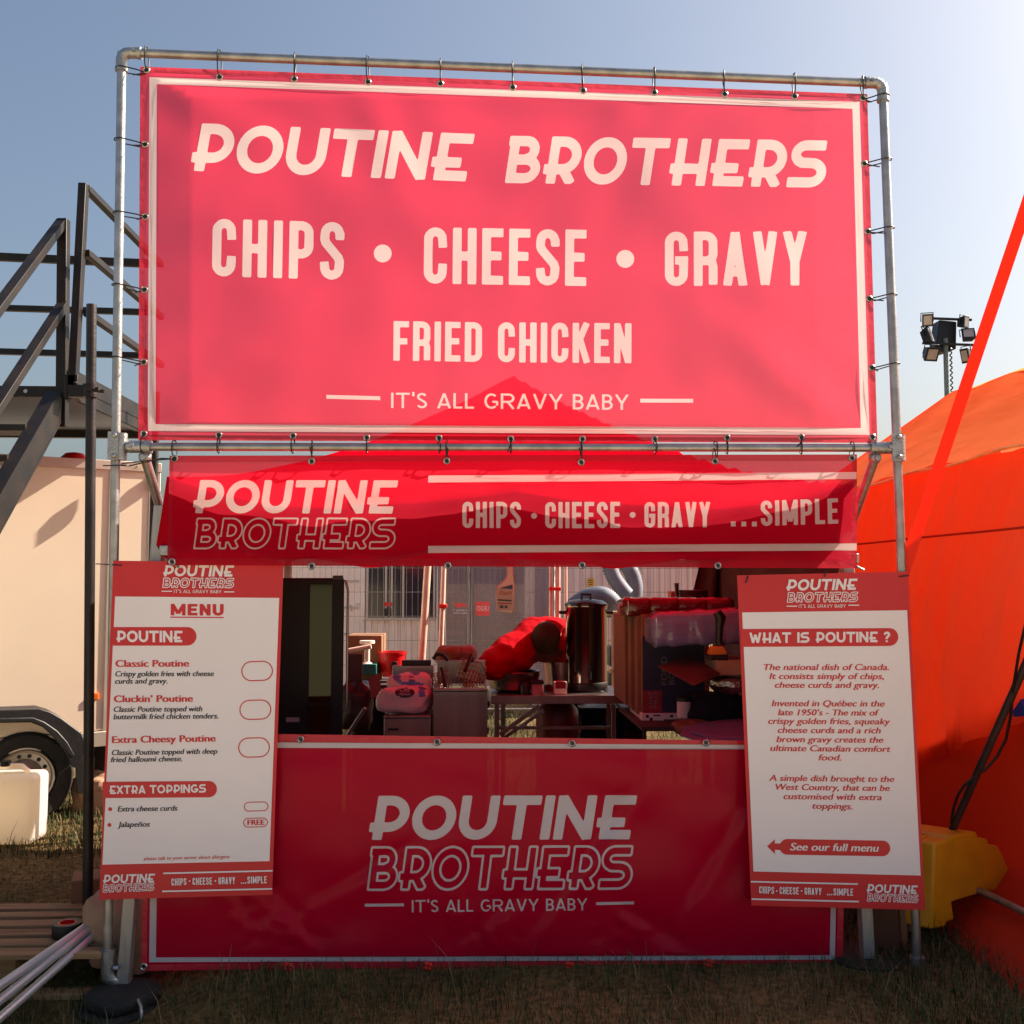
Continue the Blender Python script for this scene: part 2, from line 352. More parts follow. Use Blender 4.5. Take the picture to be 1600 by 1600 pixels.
_tc = {}
def type_tris(s, bold, ital):
    k = (s, bold, ital)
    if k in _tc: return _tc[k]
    cu = bpy.data.curves.new('type', 'FONT'); cu.body = s; cu.size = 1; cu.shear = .2 if ital else 0; cu.fill_mode = 'FRONT'; cu.resolution_u = 4
    o = bpy.data.objects.new('type', cu); col.objects.link(o)
    me = bpy.data.meshes.new_from_object(o.evaluated_get(bpy.context.evaluated_depsgraph_get()))
    v = np.array([(a.co.x, a.co.y) for a in me.vertices]); f = [tuple(p.vertices) for p in me.polygons]
    bpy.data.objects.remove(o); bpy.data.curves.remove(cu); bpy.data.meshes.remove(me)
    _tc[k] = (v, f); return _tc[k]
CAPH = None
def typeset(s, x0, x1, y0, y1, cap, bold=.012, ital=True):
    """body type: flat triangles fitted between two measured ends of the base line"""
    global CAPH
    if CAPH is None: CAPH = type_tris('H', 0, False)[0][:,1].max()
    v, f = type_tris(s, 0, ital); a, b = v[:,0].min(), v[:,0].max(); k = (x1-x0)/(b-a); sl = (y1-y0)/(x1-x0)
    return [(x0+(x-a)*k, y0+(x-a)*k*sl-y*cap/CAPH) for x, y in v], f
# ------------------------------------------------------------------ materials used in many places
M_GALV = pm('galvanised_tube', (166,165,164), .38, .85, .22, 14, .15, 90)
M_GALVC = pm('galvanised_casting', (165,168,170), .42, .85, .2, 30, .35, 120)
M_BLACK = pm('black_plastic', (22,22,24), .45, 0, .2, 20)
M_RUBBER = pm('black_rubber', (30,29,28), .8, 0, .35, 14, .4, 60)
M_BSTEEL = pm('black_painted_steel', (13,13,15), .45, .0, .3, 7, .12, 70, rgb2=(36,27,21), spec=.35)
M_BRED = cloth('banner_red_print', (184,14,46), .50, .20, tcol=(246,58,84), scol=(.95,.55,.6), bump=.12, bscale=2.2)
M_BWHITE = cloth('banner_white_print', (224,206,204), .46, .12, tcol=(255,226,218), bump=.12, bscale=2.2)
M_BHEM = cloth('banner_hem_double', (176,34,52), .50, .05, tcol=(212,62,78), bump=.35, bscale=14)
M_CRED = cloth('counter_red_print', (178,0,44), .12, .03, .26, .28, bump=.16, bscale=2.0)
M_CWHITE = cloth('counter_white_print', (200,192,198), .15, .0, .25, 1.0, bump=.16, bscale=2.0)
M_CHEM = cloth('counter_hem', (200,36,62), .2, .0, .3, 1.0, bump=.4, bscale=12)
M_BOARD_R = pm('board_red_print', (205,34,46), .42, 0, .04, 3)
M_BOARD_W = pm('board_white_print', (240,232,236), .4, 0, .02, 3)
M_INK = pm('board_dark_ink', (34,40,54), .5, 0, .03, 3)
M_BOARD_E = pm('board_foam_edge', (205,200,198), .6)
M_STEEL = pm('stainless_steel', (150,144,140), .3, .9, .25, 6, .05, 40, stretch=(1,1,.1))
M_CARD = pm('cardboard', (132,96,68), .85, 0, .12, 6, .1, 80)
M_WOOD = pm('pallet_wood', (128,98,68), .82, 0, .3, 5, .35, 40, stretch=(.25,4,4), rgb2=(170,138,100))
M_GROMMET = pm('brass_grommet', (190,186,182), .3, .9)

# ------------------------------------------------------------------ ground
def gz(x, y):
    def sm(a, b, v): t = min(1, max(0, (v-a)/(b-a))); return t*t*(3-2*t)
    z = -.10*sm(-1.05, -1.5, x)*sm(.55, -.15, y) if x > -1.5 else -.10*sm(.55, -.15, y)
    return z + .012*mnoise.noise(Vector((x*1.7, y*1.7, 0)))*(1 if abs(x) < 12 and y < 12 else 0)
gx = sorted(set([-400,-200,-100,-50,-25,-15]+list(np.round(np.arange(-9, 7.01, .14), 3))+[8,12,20,40,80,150,400]))
gy = sorted(set([-400,-200,-80,-40,-20,-12,-8,-6,-5]+list(np.round(np.arange(-4.4, 9.01, .14), 3))+[10,12,16,25,50,100,200,500]))
gv = [(x, y, gz(x, y)) for y in gy for x in gx]; nx_ = len(gx)
gf = [(j*nx_+i, j*nx_+i+1, (j+1)*nx_+i+1, (j+1)*nx_+i) for j in range(len(gy)-1) for i in range(nx_-1)]
def ground_mat():
    m = bpy.data.materials.new('dry_turf_soil'); m.use_nodes = True; t = m.node_tree; b = t.nodes['Principled BSDF']; L = t.links
    tc = t.nodes.new('ShaderNodeTexCoord'); b.inputs['Roughness'].default_value = .95; b.inputs['Specular IOR Level'].default_value = .1
    def nz(s, d=8):
        n = t.nodes.new('ShaderNodeTexNoise'); n.inputs['Scale'].default_value = s; n.inputs['Detail'].default_value = d; L.new(tc.outputs['Object'], n.inputs['Vector']); return n
    a, f = nz(.8), nz(26); rp = t.nodes.new('ShaderNodeValToRGB'); e = rp.color_ramp.elements
    e[0].position = .35; e[0].color = (.055,.052,.022,1); e[1].position = .62; e[1].color = (.17,.115,.055,1)
    x = e.new(.48); x.color = (.11,.082,.038,1); L.new(a.outputs[0], rp.inputs[0])
    r2 = t.nodes.new('ShaderNodeValToRGB'); L.new(f.outputs[0], r2.inputs[0]); r2.color_ramp.elements[0].color = (.5,.5,.5,1); r2.color_ramp.elements[0].position = .3; r2.color_ramp.elements[1].color = (1.6,1.5,1.3,1); r2.color_ramp.elements[1].position = .72
    mx = t.nodes.new('ShaderNodeMix'); mx.data_type = 'RGBA'; mx.blend_type = 'MULTIPLY'; mx.inputs[0].default_value = 1; L.new(rp.outputs[0], mx.inputs[6]); L.new(r2.outputs[0], mx.inputs[7]); L.new(mx.outputs[2], b.inputs['Base Color'])
    sp = t.nodes.new('ShaderNodeSeparateXYZ'); L.new(tc.outputs['Object'], sp.inputs[0])      # worn turf round the stall; field further off paled to bounce fill light
    ad = t.nodes.new('ShaderNodeMath'); ad.operation = 'ADD'; L.new(sp.outputs[1], ad.inputs[0]); m4 = t.nodes.new('ShaderNodeMath'); m4.operation = 'MULTIPLY'; m4.inputs[1].default_value = 1.6; L.new(a.outputs[0], m4.inputs[0]); L.new(m4.outputs[0], ad.inputs[1])
    mr = t.nodes.new('ShaderNodeMapRange'); mr.inputs[1].default_value = .25; mr.inputs[2].default_value = -.7; mr.inputs[3].default_value = 0; mr.inputs[4].default_value = 1; L.new(ad.outputs[0], mr.inputs[0])
    m5 = t.nodes.new('ShaderNodeMix'); m5.data_type = 'RGBA'; L.new(mr.outputs[0], m5.inputs[0]); L.new(mx.outputs[2], m5.inputs[6]); m5.inputs[7].default_value = (.39,.33,.22,1); L.new(m5.outputs[2], b.inputs['Base Color'])
    bp = t.nodes.new('ShaderNodeBump'); bp.inputs['Distance'].default_value = .03; bp.inputs['Strength'].default_value = .8; L.new(f.outputs[0], bp.inputs['Height']); L.new(bp.outputs[0], b.inputs['Normal'])
    return m
M_GROUND = ground_mat()
tag(mesh_obj('ground', gv, gf, M_GROUND, None, None, 180), kind='structure')

# ------------------------------------------------------------------ scaffold sign frame
PL0, PL1, PLm = U(168,1514,0), U(190.5,82,0), U(188,698,0)
PR0, PR1, PRm = U(1434,1522,0), U(1379,130,0), U(1404,700,0)
fr = thing('sign_frame', 'tall galvanised tube frame that carries the red banners', 'scaffold frame', (0,0,0))
for a, b in ((PL0, PL1), (PR0, PR1)):
    MB().tube([a, b], .0185, 16).build('upright', M_GALV, fr, 60)
MB().tube([PL1+Vector((.04,0,0)), PR1-Vector((.03,0,0))], .0185, 16).build('top_rail', M_GALV, fr, 60)
MB().tube([PLm+Vector((.05,0,0)), PRm-Vector((.05,0,0))], .0172, 16).build('middle_rail', M_GALV, fr, 60)
for p, s, o in ((PL1, 1, PR1), (PR1, -1, PL1)):           # elbow corner castings
    b = MB(); dx = (o-p).normalized(); dn = Vector((0,0,-1))
    path = [p+dn*.075] + [p+dn*(.035*(1-math.sin(a)))+dx*(.035*(1-math.cos(a)))+Vector((0,0,.0)) for a in np.linspace(0, math.pi/2, 7)] + [p+dx*.075]
    b.tube(path, .0235, 16); b.tube([p+dn*.066, p+dn*.082], .026, 16); b.tube([p+dx*.066, p+dx*.080], .026, 16)
    b.tube([p+dx*.055-Vector((0,.032,0)), p+dx*.055+Vector((0,.01,0))], .007, 8)
    b.build('elbow_fitting', M_GALVC, fr, 50)
for p, s in ((PLm, 1), (PRm, -1)):                          # swivel tees at the middle rail
    b = MB(); b.tube([p-Vector((0,0,.055)), p+Vector((0,0,.055))], .0275, 16)
    b.bb(p+Vector((-.04,-.034,-.058)), p+Vector((.002,-.026,.058)))
    for dz in (-.042, .042): b.lathe([(.011,0), (.011,.008), (.006,.012)], p+Vector((-.012,-.034,dz)), 8, rot=Matrix.Rotation(R(90), 3, 'X'))
    b.ball(p+Vector((s*.045,-.008,0)), .026, 12); b.tube([p+Vector((s*.03,0,0)), p+Vector((s*.12,0,0))], .0255, 14); b.tube([p+Vector((s*.10,0,0)), p+Vector((s*.125,0,0))], .029, 14)
    b.tube([p+Vector((s*.05,-.042,0)), p+Vector((s*.05,-.02,0))], .009, 6)
    b.build('swivel_clamp', M_GALVC, fr, 50)
    q = p+Vector((s*.095,.02,-.045)); e = Vector((q.x+s*.24, 1.55, 0.02))
    MB().tube([q, e], .0195, 14).build('back_brace', M_GALV, fr, 60)
    b = MB(); b.ball(q+Vector((0,0,.005)), .028, 10); b.tube([q-Vector((0,.036,0)), q+Vector((0,.03,0))], .012, 8); b.build('brace_clamp', M_GALVC, fr, 50)
b = MB(); b.tube([PL0+Vector((0,0,.05)), PL0+Vector((0,0,.075))], .029, 14); b.tube([PL0+Vector((0,0,.06)), PL0+Vector((0,0,0)), PL0+Vector((.004,.0,-.03)), PL0+Vector((.02,.01,-.05)), PL0+Vector((.06,.03,-.055))], .026, 14); b.tube([PL0+Vector((.03,-.02,.01)), PL0+Vector((.05,-.02,.01))], .01, 8); b.build('foot_fitting', M_GALVC, fr, 50)
b = MB(); b.lathe([(.026,.07),(.03,.07),(.03,.01),(.06,.008),(.06,0),(0,0)], PR0, 16); b.build('foot_fitting', M_GALVC, fr, 50)

# ------------------------------------------------------------------ banners
def wave(seed, amp, fx, fy, skew=.8):
    def f(s, t):
        v = mnoise.noise(Vector((s*fx + t*skew*fx*.5, t*fy - s*.6, seed)))*amp + mnoise.noise(Vector((s*fx*3+t*2, t*fy*2.2-s*2, seed+5)))*amp*.3
        return v*min(1, 8*min(s, 1-s)+.12)*min(1, 6*min(t, 1-t)+.15) if 0 <= s <= 1 and 0 <= t <= 1 else 0
    return f
def grommets(th, pts, Y, r=.0115):
    first = None
    for px, py in pts:
        p = U(px, py, Y(px, py) if callable(Y) else Y)
        if first is None:
            b = MB(); b.tube([p+Vector((r*math.cos(a), -.003, r*math.sin(a))) for a in np.linspace(0, 2*math.pi, 14, endpoint=False)], .0042, 6, closed=True)
            b.cur = 1; b.lathe([(r*.75, 0), (r*.75, .001)], p+Vector((0, -.0032, 0)), 12, rot=Matrix.Rotation(R(90), 3, 'X'))
            first = b.build('grommet', [M_GROMMET, M_BLACK], th, 60); p0 = p
        else:
            o = first.copy(); col.objects.link(o); o.location = p-p0
def tie(pts, label, group, r=.0027):
    tag(MB().tube(pts, r, 6).build('cable_tie', M_BLACK, None, 60), label, 'cable tie', group)
def tie_v(px, py, rail, tail=0, label='', group=''):        # hangs from a level rail (or stands on it when below)
    g = U(px, py, 0); t = rail(g.x); up = 1 if t > g.z else -1; d = up
    k = random.uniform(-.006, .006)
    tie([(g.x, -.004, g.z), (g.x+k, -.018, g.z+d*.02), (g.x+k*1.3, -.026, t-d*.005), (g.x+k, -.02, t+d*.02), (g.x, 0, t+d*.0265), (g.x, .02, t+d*.018), (g.x, .027, t-d*.004), (g.x-k, .016, g.z+d*.02), (g.x, .004, g.z), (g.x, -.003, g.z-d*.003)]
        + ([(g.x+.004, -.012, g.z+d*.012), (g.x+random.uniform(-.035,.02), -.03, g.z+d*random.uniform(.035,.06))] if tail else []), label, group)
def tie_h(px, py, pole, label, group):                      # reaches sideways to an upright
    g = U(px, py, 0); x = pole(g.z+.02); d = 1 if x > g.x else -1; z1 = g.z+.018+random.uniform(-.004,.006)
    tie([(g.x, -.004, g.z), (g.x+d*.03, -.02, g.z+.004), (x-d*.004, -.027, z1), (x+d*.018, -.019, z1), (x+d*.0265, 0, z1+.001), (x+d*.018, .02, z1), (x-d*.005, .027, z1-.003), (g.x+d*.03, .012, g.z-.004), (g.x, .004, g.z), (g.x+d*.01, -.008, g.z-.006), (g.x+d*random.uniform(.02,.07), -.012, g.z-random.uniform(.008,.02))], label, group)
lin = lambda p, q: (lambda x: p.z+(q.z-p.z)*(x-p.x)/(q.x-p.x))
vert = lambda p, q: (lambda z: p.x+(q.x-p.x)*(z-p.z)/(q.z-p.z))
top_z, mid_z, lx, rx = lin(PL1, PR1), lin(PLm, PRm), vert(PL0, PL1), vert(PR0, PR1)

# the great banner
bn = thing('banner', 'largest red banner hung in the top of the tube frame with white border', 'banner', U(800,690,0))
reg = [([[(219,104),(1355,147),(1371,692),(216,688)], [(227,113),(1348,154),(1362,684),(225,680)]], 2)]
reg.append(([[(233.5,120.5),(1343,159),(1358.7,679.7),(231,673.5)], [(245,131.5),(1332,170),(1345,668.7),(243,662.5)]], 1))
for g in lettering('logo', 'POUTINE', 298, 740, 267, 284, 75, slant=.15)+lettering('logo', 'BROTHERS', 789, 1292, 286, 293.5, 74, slant=.15): reg.append((g, 1))
for g in (lettering('cond', 'CHIPS', 331, 537, 431.5, 437.5, 90, gap=.115)+lettering('cond', 'CHEESE', 662, 916, 443, 447, 88, gap=.10)+lettering('cond', 'GRAVY', 1039, 1261, 447, 446, 85, gap=.1)
          +lettering('cond', 'FRIED', 614.5, 753, 563.5, 565.5, 62, gap=.1)+lettering('cond', 'CHICKEN', 778, 986.5, 566, 567.5, 62.5, gap=.1)
          +lettering('thin', "IT'S ALL GRAVY BABY", 611, 982, 637.5, 640.5, 24)): reg.append((g, 1))
reg += [(disc(598,396,14), 1), (disc(977,404.5,14), 1), (rect(510,617,594,623,2.2), 1), (rect(1000.5,623,1083,629,.2), 1)]
_w0 = wave(3.3, .034, 4.2, 2.6)
def w0(s, t):                               # drape, small puckers between the ties and drag lines running in from the corners
    v = _w0(s, t)+.030*min(1, max(0, 12*t), max(0, 14*(1-s)), max(0, 14*s))
    if 0 <= s <= 1 and 0 <= t <= 1:
        v += .002*math.cos(2*math.pi*10*s)*(math.exp(-t*16)+math.exp(-(1-t)*16)) + .002*math.cos(2*math.pi*5*t)*(math.exp(-s*26)+math.exp(-(1-s)*26))
        for (cs, ct, an, L, a_) in ((0,1,-38,.34,.012),(1,0,142,.30,-.011),(0,0,30,.22,.008),(1,1,218,.22,.010),(.30,0,70,.2,.006),(.72,0,110,.22,-.006)):
            dx, dy = (s-cs)*3, (t-ct)*1.5; u = dx*math.cos(R(an))+dy*math.sin(R(an)); w = -dx*math.sin(R(an))+dy*math.cos(R(an))
            if u > 0: v += a_*min(1, u*5)*math.exp(-(u/(L*3))**2)*math.cos(w*20)*math.exp(-(w/.16)**2)
    return v
sheet('cloth', [(219,104),(1355,147),(1371,692),(216,688)], reg, [M_BRED, M_BWHITE, M_BHEM], w0, 120, 60, bn)
TT = [(229,110),(343,121),(460,124),(575,128.5),(688,131),(801,137),(911,142),(1022,145),(1132,147.5),(1241,151),(1348,154)]
TB = [(225,678),(342,680),(458,681),(573,684),(686,684.5),(798,686),(910,686),(1023,686),(1136,684),(1252,683.5),(1363,683)]
TL = [(227,226),(227,339),(226,453),(225,566)]; TR = [(1350,256),(1355.5,362),(1358,467),(1362,575)]
grommets(bn, TT+TB+TL+TR, -.002)
for p in TT: tie_v(*p, top_z, 0, 'black cable tie looped over the top tube, holding the upper edge of the great banner', 'ties on the top tube')
for i, p in enumerate(TB): tie_v(*p, mid_z, i % 4 == 1, 'black cable tie pulling the lower edge of the great banner to the middle tube', 'ties on the middle tube')
for p in [(228,114)]+TL: tie_h(*p, lx, 'black cable tie reaching from the left edge of the great banner to its upright', 'ties on the left upright')
for p in [(1349,156)]+TR: tie_h(*p, rx, 'black cable tie reaching from the right edge of the great banner to its upright', 'ties on the right upright')

# the header banner below the middle rail
hb = thing('banner', 'narrow red header banner below the middle tube with outlined lettering', 'banner', U(800,890,-.05))
def hd(s, t): return -.018 - .036*t + wave(8.1, .012, 7, 2)(s, t)
HQ = [(265,712),(1339,710),(1339,888),(261,883)]
reg = [([HQ, [(271,722),(1332,720),(1331,876),(267,872)]], 2)]
reg += [(rect(669,743,1338.4,754,-5.5), 1), (rect(669,853,1338.6,864,-4), 1)]
for g in (lettering('logo', 'POUTINE', 301.5, 622, 802, 802.5, 52, slant=.15)+lettering('logo', 'BROTHERS', 302, 619, 857, 857, 47, 'line', .15, .0)
          +lettering('cond', 'CHIPS', 722.5, 814, 825, 825, 41, gap=.1)+lettering('cond', 'CHEESE', 852, 969, 825.5, 825, 41, gap=.1)+lettering('cond', 'GRAVY', 1007, 1110, 824.5, 824, 40, gap=.1)
          +lettering('cond', 'SIMPLE', 1189, 1310, 822, 818, 39.5, gap=.1)): reg.append((g, 1))
reg += [(disc(834.5,806,4.6), 1), (disc(988.5,804.5,4.6), 1)]+[(rect(x,815,x+7.5,822.5), 1) for x in (1142,1158.5,1175)]
sheet('cloth', HQ, reg, [M_BRED, M_BWHITE, M_BHEM], hd, 110, 24, hb)
GT = [(273,717),(487,721),(698,720.5),(908,722.5),(1117,721),(1331,716)]
grommets(hb, GT, -.022); grommets(hb, [(269,878),(487,884.5),(700,884),(909.5,883.5),(1121.5,884)], -.056)
for p in GT[1:-1]: tie_v(*p, mid_z, 1, 'black cable tie hanging the narrow header banner from the middle tube', 'ties holding the header banner')
tie_v(*GT[0], mid_z, 0, 'black cable tie at the top left corner of the header banner', None); tie_v(*GT[-1], mid_z, 0, 'black cable tie at the top right corner of the header banner', None)
a = U(273,717,-.03); pz = U(190,726,-.03)
tie([a, a+Vector((-.07,-.01,-.006)), pz+Vector((.0,.0,.004)), pz+Vector((-.012,.03,.0)), pz+Vector((.01,.062,.002)), a+Vector((-.06,.02,.004)), a], 'long black cable tie from the header banner corner round the left upright', None)
tie([pz+Vector((.02,-.002,-.002)), pz+Vector((-.07,-.012,-.006))], 'loose tail of the long cable tie across the left upright', None)

# the counter banner
cb = thing('banner', 'glossy dark red counter banner across the front of the stall down to the grass', 'banner', U(800,1510,.03))
CQ = [(228,1144),(1322,1159.5),(1317,1503),(220.5,1517)]
creases = [(.21,.76,.10,40),(.50,.76,.09,-35),(.72,.80,.12,30),(.83,.42,.3,-55),(.33,.55,.18,-25),(.10,.5,.2,60),(.62,.55,.25,-50)]
def cd_(s, t):
    v = wave(21.7, .026, 4, 2.2, -1.2)(s, t)
    for cs, ct, L, a in creases:
        dx, dy = (s-cs)*3.2, (t-ct)*.95; u = dx*math.cos(R(a))+dy*math.sin(R(a)); w = -dx*math.sin(R(a))+dy*math.cos(R(a))
        e = math.exp(-(u/(L*1.6))**2); v += .010*e*math.exp(-(w/.035)**2) - .008*e*math.exp(-((w-.05)/.05)**2)
    for cs, ct in ((.17,.80),(.215,.83),(.47,.82),(.50,.85),(.68,.84),(.7,.8)):        # crumples near the foot
        dx, dy = (s-cs)*3.2, (t-ct)*.95; q = math.hypot(dx, dy*1.3)
        if q < .22: v += .008*(1-q/.22)*mnoise.noise(Vector((dx*16, dy*22, cs*9)))
    return .03 + v
reg = [([CQ, [(231,1157),(1315,1166.5),(1307,1493.5),(230,1507)]], 2)]
reg.append(([[(238,1159),(1311,1164.5),(1304.5,1499.5),(233,1503.5)], [(248,1168),(1303,1171.5),(1296.5,1492.5),(243.5,1496)]], 1))
for g in (lettering('logo', 'POUTINE', 576.6, 995.5, 1312.5, 1311.5, 69, slant=.15)+lettering('logo', 'BROTHERS', 573, 990, 1390.5, 1388.5, 66.5, 'line', .15, .0)
          +lettering('thin', "IT'S ALL GRAVY BABY", 643.5, 917.5, 1425.5, 1422.5, 19)): reg.append((g, 1))
reg += [(rect(570,1412.2,631,1416.6,-.6), 1), (rect(931.5,1409.8,990.6,1414.2,-1.2), 1)]
sheet('cloth', CQ, reg, [M_CRED, M_CWHITE, M_CHEM], cd_, 150, 56, cb)
grommets(cb, [(470,1155),(683,1159.5),(894,1161.5),(1103,1160.5),(225,1510),(449,1511),(668.5,1510),(889,1509.5),(1108,1505.5)], .022)
M_REDCORD = pm('red_bungee', (225,30,28), .5)
for i, (x, y) in enumerate([(449,1511),(668.5,1510),(889,1509.5),(1108,1505.5)]):
    p = U(x, y, .008); b = MB()
    for k in range(4): b.ball(p+Vector((.011*math.cos(k*1.6+.5), 0, .011*math.sin(k*1.6+.5))), .010, 10)
    b.tube([p, p+Vector((.004,.03,-.03)), p+Vector((0,.06,-.09))], .004, 6)
    tag(b.build('cord_knot', M_REDCORD, None, 180), 'red cord knot through a grommet in the foot of the counter banner', 'cord knot', 'red knots along the foot of the counter banner')

# ------------------------------------------------------------------ the two menu boards
def board(label, quad, Y, items, at_):
    th = thing('menu_board', label, 'menu board', at_)
    P = [U(x, y, Y) for x, y in quad]
    MB().prism([P[0], P[3], P[2], P[1]], (0, .005, 0)).build('panel', [M_BOARD_R], th, 30)
    V, F, I = [], [], []; mats = [M_BOARD_R, M_BOARD_W, M_INK]
    for lay, k, v, f in items:
        n = len(V); V += [U(x, y, Y-.0012*lay) for x, y in v]
        for t in f:
            a, b, c = v[t[0]], v[t[1]], v[t[2]]; cr = (b[0]-a[0])*(c[1]-a[1])-(b[1]-a[1])*(c[0]-a[0])
            F.append(tuple(n+i for i in (t if cr < 0 else t[::-1]))); I.append(k)
    mesh_obj('print', V, F, mats, th, I)
    return th
def tri(regions, lay, k):                  # outlines to triangles
    out = []
    for loops in regions:
        V = [tuple(p) for l in loops for p in l]; E = []; n = 0
        for l in loops: E += [(n+i, n+(i+1) % len(l)) for i in range(len(l))]; n += len(l)
        r = delaunay_2d_cdt([Vector(v) for v in V], E, [], 0, 1e-4); P = np.array([(v.x, v.y) for v in r[0]]); F = np.array(r[2])
        F = F[inside(P[F].mean(1), loops)]; out.append((lay, k, [tuple(p) for p in P], [tuple(int(i) for i in f) for f in F]))
    return out
def txt(s, x0, x1, y0, y1, cap, lay, k, bold=.02, ital=True):
    v, f = typeset(s, x0, x1, y0, y1, cap, bold, ital); d = bold*cap*1.6          # weight by over-printing, each pass a hair further out
    return [(lay+.08*i, k, [(x+o*d, y) for x, y in v], f) for i, o in enumerate((-1, 1, 0))]
def pill(x0, x1, y0, y1, dy, flat_left=True, n=14):
    r = (y1-y0)/2; c = (y0+y1)/2; pts = [(x1-r+r*math.sin(a), c+dy-r*math.cos(a)) for a in np.linspace(0, math.pi, n)]
    if flat_left: pts += [(x0, y1), (x0, y0)]
    else: pts += [(x0+r-r*math.sin(a), c+r*math.cos(a)) for a in np.linspace(0, math.pi, n)]
    return pts
def oval(x0, x1, y0, y1, w): return [pill(x0, x1, y0, y1, -.6, False), pill(x0+w, x1-w, y0+w, y1-w, -.6, False)]
RD, WH, DK = 0, 1, 2
def slogan(x0, x1, s0, s1, y0, y1, cap, xs):   # foot strip
    out = tri(lettering('cond', 'CHIPS', xs[0], xs[1], y0, y0+(y1-y0)*.3, cap, gap=.1)+lettering('cond', 'CHEESE', xs[2], xs[3], y0+(y1-y0)*.33, y0+(y1-y0)*.5, cap, gap=.1)
              +lettering('cond', 'GRAVY', xs[4], xs[5], y0+(y1-y0)*.55, y0+(y1-y0)*.7, cap, gap=.1)+lettering('cond', 'SIMPLE', xs[6], xs[7], y0+(y1-y0)*.85, y1, cap, gap=.1), 3, WH)
    for a, b in ((xs[1], xs[2]), (xs[3], xs[4])): out += tri([disc((a+b)/2, (y0+y1)/2-cap/2, 1.3, 10)], 3, WH)
    for k in range(3): out += tri([rect(xs[6]-10+k*3.3, y0+(y1-y0)*.8-2, xs[6]-8+k*3.3, y0+(y1-y0)*.8)], 3, WH)
    return out
L = tri([[[(180,932),(436.3,934.3),(421,1345.5),(160,1351)]]], 1, WH)
L += tri(lettering('logo','POUTINE',255,366,900.5,901,17.5,slant=.15)+lettering('logo','BROTHERS',253.5,366,918,918.5,15,'fine',.15,0), 3, WH)
L += tri(lettering('thin',"IT'S ALL GRAVY BABY",272,346,926.5,927,5.2)+[rect(252.5,923,269,924.6),rect(350,924,366,925.6)], 3, WH)
L += tri(lettering('heavy','MENU',266.7,349.4,961.5,962,18),2,RD)+tri([rect(266,963.4,349.6,965.2,.6)],2,RD)
L += tri([[pill(176.5,307,979.8,1008.8,0)]],2,RD)+tri(lettering('logo','POUTINE',182,285,1003.3,1003.6,18),3,WH)
L += txt('Classic Poutine',181,295,1042,1041.6,10.5,2,RD,.045,False)+txt('Crispy golden fries with cheese',180.5,334,1057,1056.4,8.2,2,DK,.03)+txt('curds and gravy.',180,261.5,1068.4,1067.8,8.2,2,DK,.03)
L += tri([oval(377,426.5,1033,1064.5,1.7)],2,RD)
L += txt('Cluckin’ Poutine',178.5,301,1097.2,1096.4,10.5,2,RD,.045,False)+txt('Classic Poutine topped with',178,316,1112.4,1111.4,8.2,2,DK,.03)+txt('buttermilk fried chicken tenders.',177.5,341,1124,1122.6,8.2,2,DK,.03)
L += tri([oval(374,424,1093.5,1125,1.7)],2,RD)
L += txt('Extra Cheesy Poutine',175.5,336.5,1161,1158.6,10.5,2,RD,.045,False)+txt('Classic Poutine topped with deep',175,339.5,1180,1177.6,8.2,2,DK,.03)+txt('fried halloumi cheese.',173.5,284.5,1191,1189.4,8.2,2,DK,.03)
L += tri([oval(372,421.7,1152.5,1184,1.7)],2,RD)
L += tri([[pill(160.5,339,1221.5,1247,-1.2)]],2,RD)+tri(lettering('logo','EXTRA',171,227.5,1240.8,1240,13.2)+lettering('logo','TOPPINGS',234,322,1239.9,1238.4,13.2),3,WH)
L += tri([disc(172.2,1264.3,3.1),disc(171,1289,3.1)],2,RD)+txt('Extra cheese curds',184,277,1268,1266.6,8.2,2,DK,.03)+txt('Jalapeños',184,234,1292.4,1291.6,8.2,2,DK,.03)
L += tri([oval(381,419.4,1253,1268,1.3),oval(380,418.4,1278,1293,1.3)],2,RD)+txt('FREE',387,413,1289.2,1288.8,8.2,2,RD,.045,False)
L += txt('please talk to your server about allergens',224.5,359,1344.2,1341,5.4,2,RD,.01)
L += tri(lettering('logo','POUTINE',161,242.5,1380.5,1378.6,13.6,slant=.15)+lettering('logo','BROTHERS',160.3,241.5,1394.4,1391.4,12,'fine',.15,0)+[rect(255,1363.4,426,1365.8,-4),rect(253.5,1391.6,425.2,1394,-4)],3,WH)
L += slogan(0,0,0,0,1384,1380,11,(268,291.5,301,331.5,341.5,367.5,386.5,417))
bl = board('left red and white board headed MENU tied in front of the left upright', [(177,876),(443,879),(425,1398),(155,1406)], -.03, L, U(290,1402,-.03))
Q = tri([[[(1159.6,957),(1417.3,953.5),(1438.5,1368),(1177.3,1361.6)]]],1,WH)
Q += tri(lettering('logo','POUTINE',1228.6,1340,923,921.6,17.6,slant=.15)+lettering('logo','BROTHERS',1229.4,1341,941,940,15,'fine',.15,0)+lettering('thin',"IT'S ALL GRAVY BABY",1248,1321.5,949.8,949.2,5.2)+[rect(1229,946.4,1245.5,948),rect(1325.5,944.8,1342.5,946.4)],3,WH)
Q += tri([[pill(1158,1403.6,982.8,1010.8,-1.4)]],2,RD)+tri(lettering('logo','WHAT IS POUTINE ?',1171,1391,1005,1003.3,16.6),3,WH)
